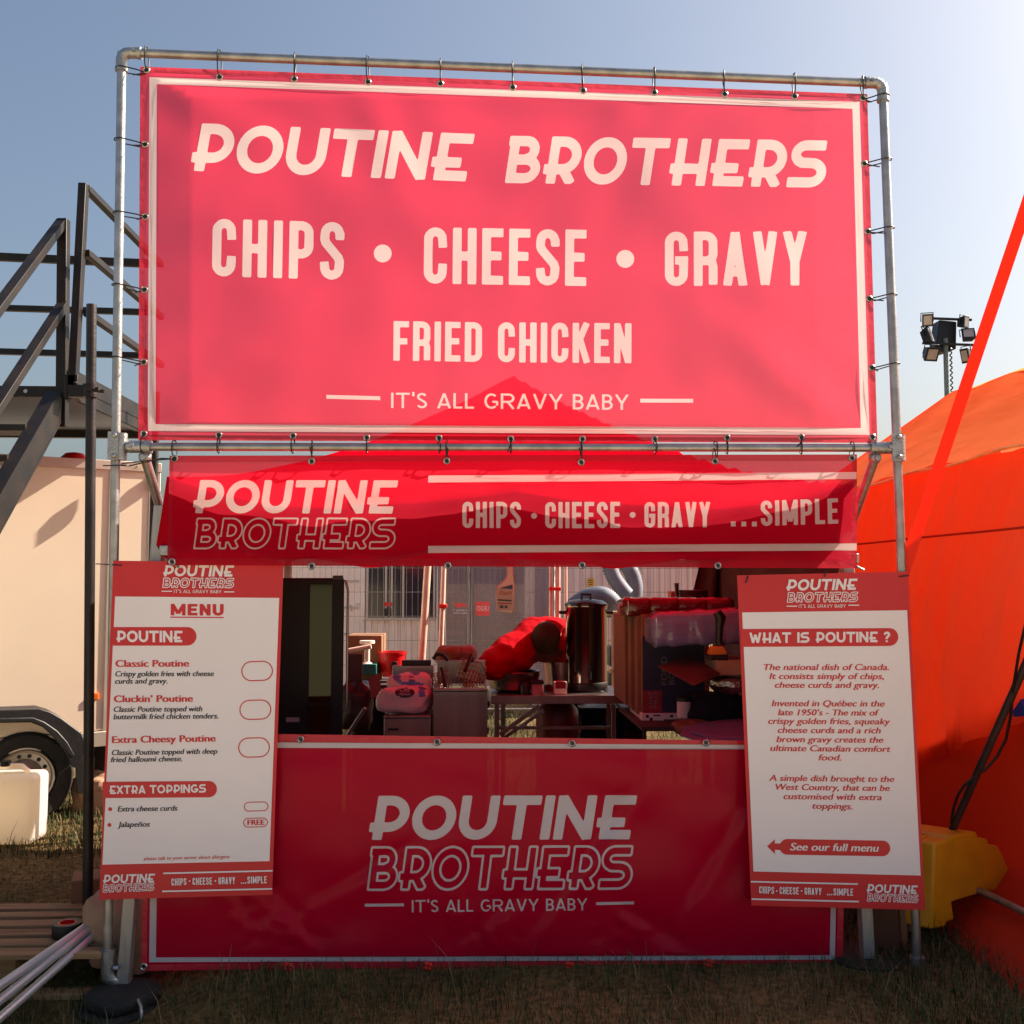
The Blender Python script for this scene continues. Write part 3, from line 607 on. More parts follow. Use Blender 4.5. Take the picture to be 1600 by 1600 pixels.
for s,x0,x1,y0,y1 in [('The national dish of Canada.',1193.5,1389,1047,1047),('It consists simply of chips,',1202.5,1381,1061,1061.3),('cheese curds and gravy.',1211,1373.5,1074.7,1075),
    ('Invented in Québec in the',1206,1382,1103.4,1104),('late 1950’s - The mix of',1216,1373.5,1117.6,1118.2),('crispy golden fries, squeaky',1200.5,1391,1131,1132),('cheese curds and a rich',1215.5,1376,1145.2,1146),
    ('brown gravy creates the',1213.5,1380,1159.6,1160.6),('ultimate Canadian comfort',1204,1391.5,1173.4,1175),('food.',1279.5,1314,1188,1188.4),
    ('A simple dish brought to the',1202,1397,1220,1222),('West Country, that can be',1212,1390,1234,1236),('customised with extra',1224.5,1377.5,1248.6,1250.4),('toppings.',1269.5,1332,1263.6,1264.6)]:
    Q += txt(s,x0,x1,y0,y1,9.4,2,RD,.03)
Q += tri([[pill(1218,1391,1311,1335.5,2.4,False)]],2,RD)+tri([[[(1198.5,1322.4),(1211,1311.2),(1210.6,1317.8),(1224,1318.2),(1224,1328.4),(1210.8,1327.8),(1211.2,1334.6)]]],1.6,RD)
Q += txt('See our full menu',1235,1373,1328.6,1330.8,11.6,3,WH,.03)
Q += tri([rect(1173.2,1376.4,1340.4,1378.8,3.8),rect(1174.4,1403.6,1342,1406,4)]+lettering('logo','POUTINE',1354,1434,1394.6,1397,13.4,slant=.12)+lettering('logo','BROTHERS',1354.6,1434.8,1408,1410.6,12,'fine',.12,0),3,WH)
Q += slogan(0,0,0,0,1395.6,1399.6,11,(1186,1209.5,1218,1248,1257,1283.5,1302,1333))
br = board('right red and white board explaining the dish, with an arrow at its foot', [(1152,899),(1419,893),(1446,1422),(1174,1415)], -.03, Q, U(1310,1418,-.03))
for (x0,y0,x1,y1), lab in (((150,881,190,883.5), 'black cable tie from the top left corner of the menu board to the black pole'),):
    a, b = U(x1,y1,-.034), U(x0,y0,.42); tie([a, U(177,882.5,-.032), b], lab, None)
for (x0,y0,x1,y1), lab in (((1169,900,1165.5,911),'short black cable tie at the left of the right board top edge'),((1290,891,1288.5,901),'short black cable tie at the middle of the right board top edge'),((1405,901,1421,899.5),'short black cable tie joining the right board to the right upright')):
    a, b = U(x0,y0,-.033), U(x1,y1,-.034); tie([a, (a+b)/2+Vector((0,-.004,0)), b], lab, None)
# ------------------------------------------------------------------ red pop-up gazebo behind the banners
M_CANOPY = cloth('gazebo_red_canvas', (208,8,36), .32, 0, tcol=(236,30,52), bump=.15, bscale=2.5)
M_ALU = pm('ribbed_aluminium', (168,166,164), .45, .7, .12, 30, .2, 30, stretch=(6,6,.2))
M_DALU = pm('grey_truss_bar', (120,112,110), .45, .6, .15, 12)
M_NYLON = pm('black_nylon_bracket', (26,25,26), .5)
gz_ = thing('gazebo', 'red pop-up gazebo whose pitched canopy shows through and behind the banners', 'gazebo', (0,1.5,0))
gxl, gxr = U(262,752,.0).x, U(1332,765,.0).x; gy0, gy1 = -.012, 2.6; gym = (gy0+gy1)/2; gw = gxr-gxl; gmx = (gxl+gxr)/2; PKX = U(803,587,gym).x
ZE, ZP = 1.93, U(803,587,gym).z
def canopy_z(u, v):                       # u,v in -1..1
    r = max(abs(u), abs(v)); e = u if abs(v) >= abs(u) else v; e = abs(e)/max(r, 1e-6)      # 0 mid side .. 1 corner
    z = ZE + (ZP-ZE)*(1-r)**1.42
    q = e if r > 0 else 0
    eave = .055*q**6 - .075*(4*q*(1-q)) * (.8 if q < .5 else 1) + .0
    return z + eave*r**3 - .03*math.sin(math.pi*r)*(1-q)
V = []; n = 48
for j in range(n+1):
    for i in range(n+1):
        u, v = -1+2*i/n, -1+2*j/n
        V.append((gmx+u*gw/2+(PKX-gmx)*(1-max(abs(u),abs(v))), (gy0+gy1)/2+v*(gy1-gy0)/2, canopy_z(u, v)+.008*mnoise.noise(Vector((u*5, v*5, 2)))))
F = [(j*(n+1)+i, j*(n+1)+i+1, (j+1)*(n+1)+i+1, (j+1)*(n+1)+i) for j in range(n) for i in range(n)]
mesh_obj('canopy', V, F, M_CANOPY, gz_, None, 30)
per = [j for j in range(n+1)] + [i*(n+1)+n for i in range(1, n+1)] + [n*(n+1)+i for i in range(n-1, -1, -1)] + [i*(n+1) for i in range(n-1, 0, -1)]
vv, ff = [], []; cen = Vector((gmx, 1.5, 0)); k = 0
for q in per:
    p = Vector(V[q]); o = Vector((p.x-gmx, p.y-gym, 0)); front = p.y < .1; s = abs(p.x-gmx)/(gw/2)
    dz = (.205+.008*math.sin(k*.9)) if s < .955 else (.28 if p.x < gmx else .20); fl = .004 if front else .03
    vv += [p, p+Vector((o.x*.012, fl*math.sin(k*1.3)*(.4 if front else 1), -dz*.5)), p+Vector((o.x*(.024 if p.x < gmx else .004) if s > .97 else o.x*.006, (-.008 if front else .03)+fl*math.sin(k*.8)*.5, -dz))]; k += 1
m_ = len(per)
for i in range(m_):
    a, b = i*3, ((i+1) % m_)*3; ff += [(a, a+1, b+1, b), (a+1, a+2, b+2, b+1)]
M_VAL = cloth('gazebo_valance_canvas', (190,12,34), .12, 0, tcol=(220,20,44))
mesh_obj('valance', vv, ff, M_VAL, gz_, None, 180)
b = MB(); b.bar(U(252,790,.05), U(193,1548,.02), .05, .05, (0,1,0)); b.build('leg', M_ALU, gz_, 30, .004)
b = MB(); b.bar(U(1318,790,.06), U(1356,1508,.03), .05, .05, (0,1,0)); b.build('leg', M_ALU, gz_, 30, .004)
for x in (gxl+.05, gxr-.05):
    MB().bar((x, (gy1-.07), 1.95), (x, (gy1-.07), 0), .045, .045, (0,1,0)).build('leg', M_ALU, gz_, 30, .004)
for y in (.06, gy1-.08):
    b = MB(); k = 4; xs = np.linspace(gxl+.06, gxr-.06, k+1)
    for i in range(k):
        z0, z1 = (1.86, 1.70) if i % 2 == 0 else (1.70, 1.86)
        b.bar((xs[i], y-.012, z0), (xs[i+1], y-.012, z1), .014, .03); b.bar((xs[i], y+.012, z1), (xs[i+1], y+.012, z0), .014, .03)
    for x in xs[1:-1]: b.box((x, y, 1.70), (.05, .06, .06)); b.box((x, y, 1.86), (.05, .06, .05))
    b.build('truss', M_DALU, gz_, 30)
for x in (gxl+.06, gxr-.06):
    b = MB(); ys = np.linspace(.08, gy1-.1, 5)
    for i in range(4):
        z0, z1 = (1.86, 1.70) if i % 2 == 0 else (1.70, 1.86)
        b.bar((x-.012, ys[i], z0), (x-.012, ys[i+1], z1), .014, .03); b.bar((x+.012, ys[i], z1), (x+.012, ys[i+1], z0), .014, .03)
    b.build('truss', M_DALU, gz_, 30)
b = MB(); b.tube([(PKX, gym, 1.95), (PKX, gym, ZP-.02)], .02, 10)
for x, y in ((gxl+.06, gym), (gxr-.06, gym), (gmx, .06), (gmx, gy1-.08)): b.bar((x, y, 1.80), (PKX, gym, 2.0), .02, .03)
b.build('centre_mast', M_DALU, gz_, 30)
p = U(263,868,-.01); b = MB(); b.box(p+Vector((0,.0,.02)), (.06,.05,.04)); b.tube([p, p+Vector((.05,-.03,-.05))], .006, 6); b.build('corner_buckle', M_GALVC, gz_, 40, .004)
p = U(1328,880,.0); b = MB(); b.box(p+Vector((0,.0,.02)), (.06,.05,.04)); b.tube([p, p+Vector((.05,-.03,-.03))], .006, 6); b.build('corner_buckle', M_GALVC, gz_, 40, .004)
def pads(label, cx, cy, cz, seed, n, hnd=True):
    th = thing('rubber_weight', label, 'weight', (cx, cy, cz)); rr = random.Random(seed)
    for i in range(n):
        r = .155-.02*i; z = cz+i*.055; ox, oy = rr.uniform(-.03,.03), rr.uniform(-.03,.03)
        b = MB(); prof = [(r*.3, 0), (r*.93, 0), (r, .012), (r*1.0, .04), (r*.9, .052), (r*.3, .05)]
        b.lathe(prof, (cx+ox, cy+oy, z), 22)
        b.v = [v+Vector((mnoise.noise(v*6)*.02, mnoise.noise(v*6+Vector((4,0,0)))*.02, mnoise.noise(v*9)*.006)) for v in b.v]
        b.build('pad', M_RUBBER, th, 50)
    if hnd: b = MB(); b.tube([(cx+.09,cy-.13,cz+.02), (cx+.11,cy-.14,cz+.06), (cx+.10,cy-.12,cz+.09), (cx+.07,cy-.07,cz+.10)], .007, 8); b.build('handle', M_GALV, th, 60)
q = U(200,1562,-.06); pads('stack of black rubber pads around the left front gazebo leg', q.x-.01, -.07, gz(q.x,-.1)-.03, 3, 2)
q = U(1352,1515,.05); pads('flat black rubber pad under the right front gazebo leg', q.x, .06, gz(q.x,.05)-.03, 5, 1, False)

# ------------------------------------------------------------------ pale trailer on the left
M_TRAIL = pm('warm_tinted_trailer_panel', (250,230,204), .42, 0, .03, 2.2, .03, 5)  # white panel tinted cream to carry the warm light
M_TRIM = pm('trailer_alloy_trim', (206,196,182), .4, .35, .08, 8)
M_TYRE = pm('tyre_rubber', (34,33,33), .75, 0, .25, 18, .3, 70)
M_RIM = pm('silver_wheel_rim', (176,172,166), .38, .75, .12, 12)
M_FENDER = pm('black_mudguard_plastic', (34,34,36), .5, 0, .2, 12, .15, 40)
M_AMBER = pm('amber_lens', (235,110,30), .25, coat=.5)
M_RED = pm('red_plastic', (214,22,30), .35, 0, .08, 8)
tc0 = U(250,724,2.95); tA = R(29); ux = Vector((math.cos(tA), math.sin(tA), 0)); uy = Vector((-math.sin(tA), math.cos(tA), 0))
TZ1 = tc0.z; TZ0 = .46
def T(a, b_, z): return Vector((tc0.x, 2.95, 0)) - ux*a + uy*b_ + Vector((0,0,z))      # a metres left of the corner, b behind the side
tr = thing('trailer', 'pale box trailer parked on the grass behind the black steel stairs', 'trailer', T(2,1,0))
def tb(b, a0, a1, b0, b1, z0, z1): b.prism([T(a0,b0,z0), T(a1,b0,z0), T(a1,b0,z1), T(a0,b0,z1)], uy*(b1-b0)); return b
tb(MB(), 0, 4.3, 0, 2.1, TZ0+.10, TZ1-.05).build('body', M_TRAIL, tr, 30, .012)
b = MB(); tb(b, -.01, 4.31, -.012, 2.11, TZ1-.065, TZ1)
for k in range(14): c = T(.15+.3*k, -.012, TZ1-.03); b.ball(c, .006, 6)
b.build('top_trim', M_TRIM, tr, 30, .006)
b = MB(); tb(b, -.01, 4.31, -.012, 2.11, TZ0+.0, TZ0+.098); tb(b, .30, .33, -.008, .004, TZ0+.1, TZ1-.066); tb(b, -.006, .07, -.008, .004, TZ0+.1, TZ1-.066); tb(b, -.008, .004, .002, .07, TZ0+.1, TZ1-.066)
for k in range(3): tb(b, -.006, .004, .15, 1.95, TZ1-.14-.10*k, TZ1-.13-.10*k)
b.build('side_trim', M_TRIM, tr, 30, .003)
def onside(px, py, off=0):                # bearing to the trailer's side
    d = ray(px, py); o = T(0, off, 0); k = (o-CAM).dot(uy)/d.dot(uy); return CAM+d*k
W = onside(38,1200); wa = (Vector((tc0.x, 2.95, 0))-W).dot(ux); WR = .302; wz = gz(W.x, W.y)+WR-.012
b = MB(); c = T(wa, .02, wz)
rotw = Matrix((ux, Vector((0,0,1)), uy)).transposed()      # wheel axis along uy
wh = MB(); wh.lathe([(.19,.16),(.27,.17),(WR-.008,.15),(WR,.10),(WR,.02),(WR-.008,-.03),(.275,-.045),(.20,-.04),(.185,-.02)], c, 40, rot=rotw, ring=True); wobj = wh.build('wheel', M_TYRE, tr, 40)
rm = MB(); rm.lathe([(.186,.12),(.186,-.03),(.178,-.042),(.168,-.036),(.160,.0),(.118,.012),(.102,-.012),(.075,-.02),(.055,-.032),(.03,-.036),(0,-.036)], c, 36, rot=rotw)
for k in range(5):
    a = k*2*math.pi/5; rm.lathe([(.012,0),(.012,-.02),(.006,-.026),(0,-.026)], c+rotw @ Vector((.062*math.cos(a), .062*math.sin(a), -.022)), 8, rot=rotw)
rm.cur = 1
for k in range(14):
    a = k*2*math.pi/14; rm.lathe([(0,-.002),(.0135,-.002),(.0135,.004)], c+rotw @ Vector((.138*math.cos(a), .138*math.sin(a), .004)), 10, rot=rotw)
rm.build('rim', [M_RIM, M_BLACK], wobj, 40)
b = MB()
outer = [(-60,1112),(60,1107),(78,1112),(96,1122),(128,1146),(133,1160),(131,1182),(118,1200),(112,1198),(108,1186),(98,1168),(82,1150),(66,1136),(48,1129),(-60,1131)]
b.prism([onside(x,y,-.20) for x,y in outer], uy*.22)
b.prism([onside(x,y,-.21) for x,y in [(-60,1124),(52,1121),(70,1128),(90,1142),(106,1160),(117,1180),(112,1184),(100,1168),(84,1150),(66,1134),(50,1127),(-60,1130)]], uy*.03)
b.prism([onside(x,y,-.05) for x,y in [(118,1198),(131,1180),(131,1240),(120,1240)]], uy*.02)
b.build('mudguard', M_FENDER, tr, 30, .006)
p = onside(149,1088,-.006); b = MB(); b.box(p, (.035,.02,.045), tA); b.build('marker_lamp', M_AMBER, tr, 30, .004)
p = T(.055,-.02,U(233,753,2.9).z); b = MB(); b.box(p, (.03,.03,.10)); b.box(p+Vector((0,-.012,.0)), (.018,.03,.05)); b.build('latch', M_BLACK, tr, 30, .006)
p = onside(116,722,.35); MB().lathe([(.10,0),(.095,.04),(.06,.075),(0,.085)], Vector((p.x,p.y,TZ1-.002)), 16).build('roof_vent', M_RED, tr, 60)
b = MB(); tb(b, .1, 4.2, .2, 1.9, TZ0-.10, TZ0); tb(b, .25, .33, .25, .33, .0, TZ0); b.build('chassis', M_BLACK, tr, 30)

# ------------------------------------------------------------------ black steel staircase
st = thing('steel_staircase', 'black steel staircase and landing with handrails above the trailer', 'staircase', (-2.6,1.7,0))
YA = 1.7; A0, A1 = U(97,668,YA), U(99.5,343,YA); B0, B1 = U(113,622,1.62), U(131,288,1.62)
MB().bar(A0, A1, .056, .06, (0,1,0)).build('post', M_BSTEEL, st, 30, .004)
b = MB(); b.bar(B0, B1, .045, .06, (0,1,0)); b.box(B0+Vector((0,.01,.06)), (.075,.08,.14)); b.tube([B0+Vector((.03,-.05,.08)), B0+Vector((.03,.05,.08))], .01, 8); b.build('post', M_BSTEEL, st, 30, .004)
YF = 3.08
for y, y2 in ((294,0),(395,0),(488,0)):
    p = U(135,y,1.64); MB().bar(p, (p.x, YF, p.z), .04, .04).build('side_rail', M_BSTEEL, st, 30, .003)
for y0, y1, h in ((398,412,.055),(479,488,.042),(547,556,.042)):
    p, q = U(-80,y0,YF), U(235,y1,YF); MB().bar(p, q, .04, h).build('rear_rail', M_BSTEEL, st, 30, .003)
zt, zb = U(126,576,1.7).z, U(108,622,1.7).z; xr_ = U(112,620,1.7).x
b = MB(); b.bb((xr_-.012,1.7,zb), (xr_,YF+.05,zt)); b.bb((xr_-.06,1.7,zb), (xr_+.004,YF+.05,zb+.012)); b.bb((xr_-.06,1.7,zb+.07), (xr_+.004,YF+.05,zb+.082)); b.build('side_beam', M_BSTEEL, st, 30)
b = MB(); zf1, zf0 = U(50,604,1.7).z, U(50,621,1.7).z; b.bb((xr_-2.6,1.68,zf0), (xr_-.065,1.72,zf1)); b.cur = 1; b.lathe([(.012,0),(.012,.002)], U(40,611,1.675), 10, rot=Matrix.Rotation(R(90),3,'X')); b.build('front_beam', [M_BSTEEL, M_GALV], st, 30)
b = MB(); b.bb((xr_-2.6,1.74,zf0+.01), (xr_-.07,YF,zf0+.035)); b.build('deck', M_BSTEEL, st, 30)
b = MB(); b.bb((xr_-2.6,YF,zf0-.04), (xr_-.0,YF+.05,zf0+.06)); b.bb((xr_-1.35,1.74,zf0-.05), (xr_-1.28,YF,zf0+.01)); b.build('rear_beam', M_BSTEEL, st, 30)
D = Vector((-.0,-1,-.94)).normalized()
S0 = Vector((A0.x-.0, YA-.02, A0.z+.14)); 
b = MB(); L_ = 3.55
b.bar(S0, S0+D*L_, .012, .15, (0,1,1)); nrm = D.cross(Vector((1,0,0))).normalized()
for s in (-1, 1): b.bar(S0+nrm*s*.07+Vector((-.03,0,0)), S0+nrm*s*.07+Vector((-.03,0,0))+D*L_, .075, .014, nrm)
b.build('stringer', M_BSTEEL, st, 30)
S1 = S0-Vector((.95,0,0)); b = MB(); b.bar(S1, S1+D*L_, .06, .20, (0,1,1)); b.build('stringer', M_BSTEEL, st, 30)
for top in (U(97,347,YA), U(100,474,YA)):
    MB().bar(top+Vector((0,-.0,0)), top+D*3.5, .045, .055, (1,0,0)).build('handrail', M_BSTEEL, st, 30, .003)
for k in range(1, 13):
    c = S0+D*(k*.28)+Vector((-.49,-.02,.0)); MB().box(c, (.86,.20,.035)).build('tread', M_BSTEEL, st, 30)
MB().bar(S0+D*3.3, S0+D*3.3+Vector((0,0,1.1)), .05, .05, (0,1,0)).build('post', M_BSTEEL, st, 30)

M_BPOLE = pm('black_scaffold_tube', (30,30,32), .42, .3, .4, 9, .15, 60, rgb2=(52,48,46))
def pole(label, p0, p1, r, mat=M_BPOLE, cat='pole', clamp=None, name='scaffold_pole', mat2=None):
    th = thing(name, label, cat, p0); b = MB(); b.tube([p0, p1], r, 16); b.build('tube', mat, th, 60)
    if clamp is not None:
        b = MB(); b.tube([clamp-Vector((0,0,.03)), clamp+Vector((0,0,.03))], r+.012, 14); b.box(clamp+Vector((-.06,.02,.0)), (.08,.05,.055)); b.tube([clamp+Vector((.0,-.045,0)), clamp+Vector((.08,-.045,-.01))], .008, 8); b.lathe([(.014,0),(.014,.016)], clamp+Vector((.05,-.045,-.008)), 6)
        b.build('clamp', mat2 or M_BSTEEL, th, 40)
    return th
pole('black scaffold pole standing by the pallet, tied to the menu board', U(137,1412,.5), U(143,476,.5), .0225, clamp=U(141,611,.5))
q = U(241,890,2.7); pole('black pole behind the left brace, in front of the trailer corner', (q.x-.02,2.7,0), U(244,640,2.7)+Vector((0,0,.12)), .024)
p = U(230,718,3.0); M_YEL = pm('yellow_paint', (236,196,30), .45)
b = MB(); b.prism([U(x,y,2.8) for x,y in [(223,706),(235,706),(235,729),(227,731),(223,722)]], (0,.03,0)); tag(b.build('warning_flag', M_YEL, None, 30, .003), 'small yellow plate fixed to the black pole above the trailer', 'warning plate')

# ------------------------------------------------------------------ things on the ground at left
M_JERRY = cloth('milky_plastic', (255,252,246), .60, 0, .35, .6, tcol=(255,240,214))
jc = G(22,1325,.0); th = thing('water_container', 'milky white plastic water container standing in the sun by the trailer wheel', 'water container', (jc.x,jc.y+.15,0))
def rbox(name, mat, parent, a, b_, bev, seg=4): 
    m = MB(); m.bb(a, b_); return m.build(name, mat, parent, 60, bev, seg)
x0, x1 = U(-70,1250,jc.y).x, U(52,1250,jc.y).x; zt = U(60,1212,jc.y).z
rbox('body', M_JERRY, th, (x0,jc.y,.012), (x1,jc.y+.24,zt), .035)
b = MB(); b.tube([(x0+.10,jc.y+.12,zt-.01), (x0+.12,jc.y+.12,zt+.035), (x1-.12,jc.y+.12,zt+.035), (x1-.07,jc.y+.12,zt-.01)], .016, 10); b.build('handle', M_JERRY, th, 60)
b = MB(); b.lathe([(.028,0),(.028,.03),(.02,.035)], U(8,1197,jc.y+.06), 14); b.build('cap', M_BLACK, th, 50)

M_SACK = pm('brown_sack', (168,132,106), .85, 0, .18, 6, 1.0, 22)
def sack(label, c, d, seed, mat=M_SACK, name='sack', rz=0, group=None, cat='sack'):
    b = MB(); n = 36; k = 24
    def pt(i, j):
        th_ = math.pi*i/k; ph = 2*math.pi*j/n; x, y, z = math.sin(th_)*math.cos(ph), math.sin(th_)*math.sin(ph), math.cos(th_)
        f = lambda v: math.copysign(abs(v)**.6, v); v = Vector((f(x)*d[0]/2, f(y)*d[1]/2, f(z)*d[2]/2))
        o = Vector((seed*3.1, seed, 0)); nn = mnoise.noise(v*7+o)*.15+mnoise.noise(v*17+o)*.09+abs(mnoise.noise(v*26+o))*.05-abs(mnoise.noise(v*11+o*2))*.22
        v *= 1+nn; v.z = max(v.z, -d[2]/2); return Vector(c)+Matrix.Rotation(rz,3,'Z') @ v
    b.add([pt(i, j) for i in range(k+1) for j in range(n)], [(i*n+j, (i+1)*n+j, (i+1)*n+(j+1) % n, i*n+(j+1) % n) for i in range(k) for j in range(n)])
    o = b.build(name, mat, None, 180); return tag(o, label, cat, group) if label else o
q = G(140,1278); sack('lumpy brown sack lying on the grass below the trailer end', (q.x,q.y+.15,.13), (.34,.3,.30), 2)
q = U(152,1450,.12); sack('crumpled pale brown paper sack beside the left gazebo leg', (q.x+.10,.22,.12), (.34,.30,.34), 9)
q = U(140,1390,.5); b = MB(); b.box((q.x-.02,.72,.10), (.26,.18,.2), .3); tag(b.build('cardboard_box', M_CARD, None, 30, .004), 'small cardboard box half hidden behind the black pole foot', 'cardboard box')

pz = .10; P0, P1 = G(60,1412,pz), G(60,1490,pz); xl_, xr2 = -3.1, U(176,1450,.1).x
pa = thing('pallet', 'weathered wooden pallet on the ground at the left front', 'pallet', (-2.2, (P0.y+P1.y)/2, 0))
ys = np.linspace(P1.y+.03, P0.y-.03, 6); wd = (ys[1]-ys[0])*.66
for i, y in enumerate(ys):
    MB().box(((xl_+xr2)/2+.02*math.sin(i*2), y, pz-.011), (xr2-xl_, wd*(1+.1*math.sin(i*3)), .022), .008*math.sin(i*5)).build('top_board', M_WOOD, pa, 30, .003)
for x in (xl_+.08, (xl_+xr2)/2-.1, xr2-.42):
    MB().bb((x-.05, P1.y+.10, gz(x,P1.y)-.005), (x+.05, P0.y, pz-.024)).build('bearer', M_WOOD, pa, 30, .003)
MB().bb((xl_, P1.y+.02, gz(-2,P1.y)+.0), (xr2, P1.y+.10, gz(-2,P1.y)+.022)).build('bottom_board', M_WOOD, pa, 30, .002)
c = G(105,1455,pz+.02); b = MB(); b.lathe([(.034,0),(.058,0),(.060,.004),(.060,.052),(.058,.056),(.036,.056)], (c.x,c.y,pz), 28, ring=True)
th = thing('tape_roll', 'black roll of tape with a red core lying on the pallet', 'tape', (c.x,c.y,pz)); b.build('tape', M_BLACK, th, 40)
b = MB(); b.lathe([(.036,.056),(.034,.057),(.030,.057),(.030,.001),(.034,.001)], (c.x,c.y,pz), 28, ring=True); b.build('core', M_RED, th, 40)
M_CHROME = pm('bright_aluminium_tube', (188,196,204), .30, .6, .06, 10)
e0 = [U(152,1436,.16), U(146,1446,.12), U(148,1460,.1)]; e1 = [(-38,1566), (-34,1590), (-36,1622)]
for (a, (x, y), lab) in zip(e0, e1, ('highest', 'middle', 'lowest')):
    z = U(x, y, -.46); tag(MB().tube([a, z], .0165, 16).build('aluminium_pole', M_CHROME, None, 60), f'bright aluminium pole, {lab} of three leaning together at the left edge', 'pole')

# ------------------------------------------------------------------ orange marquee on the right
M_OR = cloth('orange_tent_canvas', (236,78,48), .46, 0, tcol=(255,112,76), bump=.9, bscale=1.5, bst=((1,2.2,.55),(R(24),0,0)))
M_ORR = cloth('orange_tent_roof_canvas', (210,112,70), .46, 0, tcol=(255,160,96), bump=.6, bscale=2, bst=((1,.6,2.2),(R(-14),0,0)))
M_ORD = cloth('orange_tent_darkened_canvas', (190,56,36), .10, 0, tcol=(235,80,40), bump=.9, bscale=2.0, bst=((1,1.6,.6),(R(-20),0,0)))  # double lower layer darkened to carry the shade of things inside
M_PIPING = pm('yellow_piping', (250,190,90), .6)
WX = (G(1600,1480).x+G(1530,1420).x)/2; ZEV = U(1600,696,0).z
def wallpt(px, py):                         # bearing to the wall plane X = WX
    d = ray(px, py); return CAM+d*((WX-CAM.x)/d.x)
ev0, ev1 = wallpt(1600,696), wallpt(1300,772)
sl_ = (ev1.z-ev0.z)/(ev1.y-ev0.y); evz = lambda y: ev0.z+sl_*(y-ev0.y)
lw0, lw1 = wallpt(1600,1124), wallpt(1440,1192); lwz = lambda y: min(1.1, max(.25, lw0.z+(lw1.z-lw0.z)/(lw1.y-lw0.y)*(y-lw0.y)))
mq = thing('marquee', 'large orange marquee with a brown-orange roof to the right of the stall', 'marquee', (WX+2,1,0))
YW = np.linspace(-.45, 3.1, 130); nz_ = 60; V = []; F = []
for y in YW:
    for k in range(nz_+1):
        t = k/nz_; z = evz(y)*(1-t)+lwz(y)*t
        fo = .05*t*math.sin(y*5.1+t*1.4)+.05*mnoise.noise(Vector((y*2.2, z*.9, 3)))+.026*math.sin(y*11+z*3)*t+.02*mnoise.noise(Vector((y*7+z*4, z*1.6-y*2, 5)))-.05*math.sin(math.pi*t)*(.5+.5*math.sin(y*2.1+.6))
        fo += .085*(.3-abs(mnoise.noise(Vector((y*3.2+z*1.8, z*.8-y*.9, 11)))))+.035*(.3-abs(mnoise.noise(Vector((y*9+z*5, z*2-y*2, 15)))))
        V.append((WX+fo+.03*t*t, y, z))
F = [(i*(nz_+1)+k, i*(nz_+1)+k+1, (i+1)*(nz_+1)+k+1, (i+1)*(nz_+1)+k) for i in range(len(YW)-1) for k in range(nz_)]
mesh_obj('wall', V, F, M_OR, mq, None, 180)
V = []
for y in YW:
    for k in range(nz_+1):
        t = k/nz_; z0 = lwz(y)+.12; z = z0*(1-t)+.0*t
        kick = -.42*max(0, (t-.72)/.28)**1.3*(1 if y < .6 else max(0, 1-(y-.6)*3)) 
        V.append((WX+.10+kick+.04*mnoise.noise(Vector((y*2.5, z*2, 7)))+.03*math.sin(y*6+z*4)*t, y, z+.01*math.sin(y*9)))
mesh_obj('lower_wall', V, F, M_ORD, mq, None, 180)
s0, s1 = wallpt(1600,827), wallpt(1345,852)
b = MB(); b.tube([(WX-.085+.010*math.sin(y*5.1+.4), y, s0.z+(s1.z-s0.z)*(y-s0.y)/(s1.y-s0.y)) for y in np.linspace(-.45, 3, 40)], .006, 6); b.build('seam', M_ORD, mq, 60)
b = MB(); b.tube([(WX-.045, y, evz(y)-.01+.008*math.sin(y*7)) for y in np.linspace(-.45, 3.1, 60)], .0075, 6); b.build('piping', M_PIPING, mq, 60)
# roof: eave up to a sagging ridge, ending in a peak
RXm = WX+2.03; pk = CAM+ray(1474,621)*((RXm-CAM.x)/ray(1474,621).x); pk2 = CAM+ray(1603,576)*((RXm-CAM.x)/ray(1603,576).x)
V = []; nr = 24; YR = np.linspace(0, 1, 60)
for s in YR:
    ye = 3.1-3.55*s; yr = pk.y-(pk.y+.2)*s
    zr = pk.z + (pk2.z-pk.z)*max(0, (pk.y-yr)/(pk.y-pk2.y))**1.5
    for k in range(nr+1):
        t = k/nr; z = evz(ye)*(1-t)+zr*t - .025*math.sin(math.pi*t) - .07*math.sin(math.pi*t)*max(0, s-.35) + .018*math.sin(t*9+s*30)*t*(1-t) + .035*mnoise.noise(Vector((s*12, t*3, 9)))
        V.append(((WX-.04)*(1-t)+RXm*t, ye*(1-t)+yr*t, z))
F = [(i*(nr+1)+k, i*(nr+1)+k+1, (i+1)*(nr+1)+k+1, (i+1)*(nr+1)+k) for i in range(len(YR)-1) for k in range(nr)]
mesh_obj('roof', V, F, M_ORR, mq, None, 180)
fv = [(RXm, pk.y, pk.z-.01), (RXm, -.2, pk2.z+.02), (WX+4.4, -.45, ev0.z), (WX+4.4, 3.3, ev1.z), (WX+4.4, 3.3, 0), (WX+4.4, -.45, 0)]
mesh_obj('far_roof', fv, [(0,1,2,3)], M_ORR, mq); mesh_obj('far_wall', fv, [(3,2,5,4)], M_OR, mq)
V = []; eL = Vector((WX-.04,3.1,evz(3.1)))                # gable end and far side
far = Vector((WX+4.3, 3.4, ev1.z)); V = [eL, Vector(pk), far, Vector((far.x,far.y,0)), Vector((eL.x,eL.y,0))]
mesh_obj('end_wall', V, [(0,1,2,3,4)], M_OR, mq)
M_STRAP = cloth('red_strap_webbing', (255,84,60), .5, 0, tcol=(255,96,60))
a, b2 = U(1618,280,-.16), U(1412,892,.0); e = b2+(b2-a)*.06
b = MB(); b.bar(a, e, .052, .003, (0,1,0)); tag(b.build('ratchet_strap', M_STRAP, None), 'long bright red webbing strap slanting down across the orange marquee', 'strap')
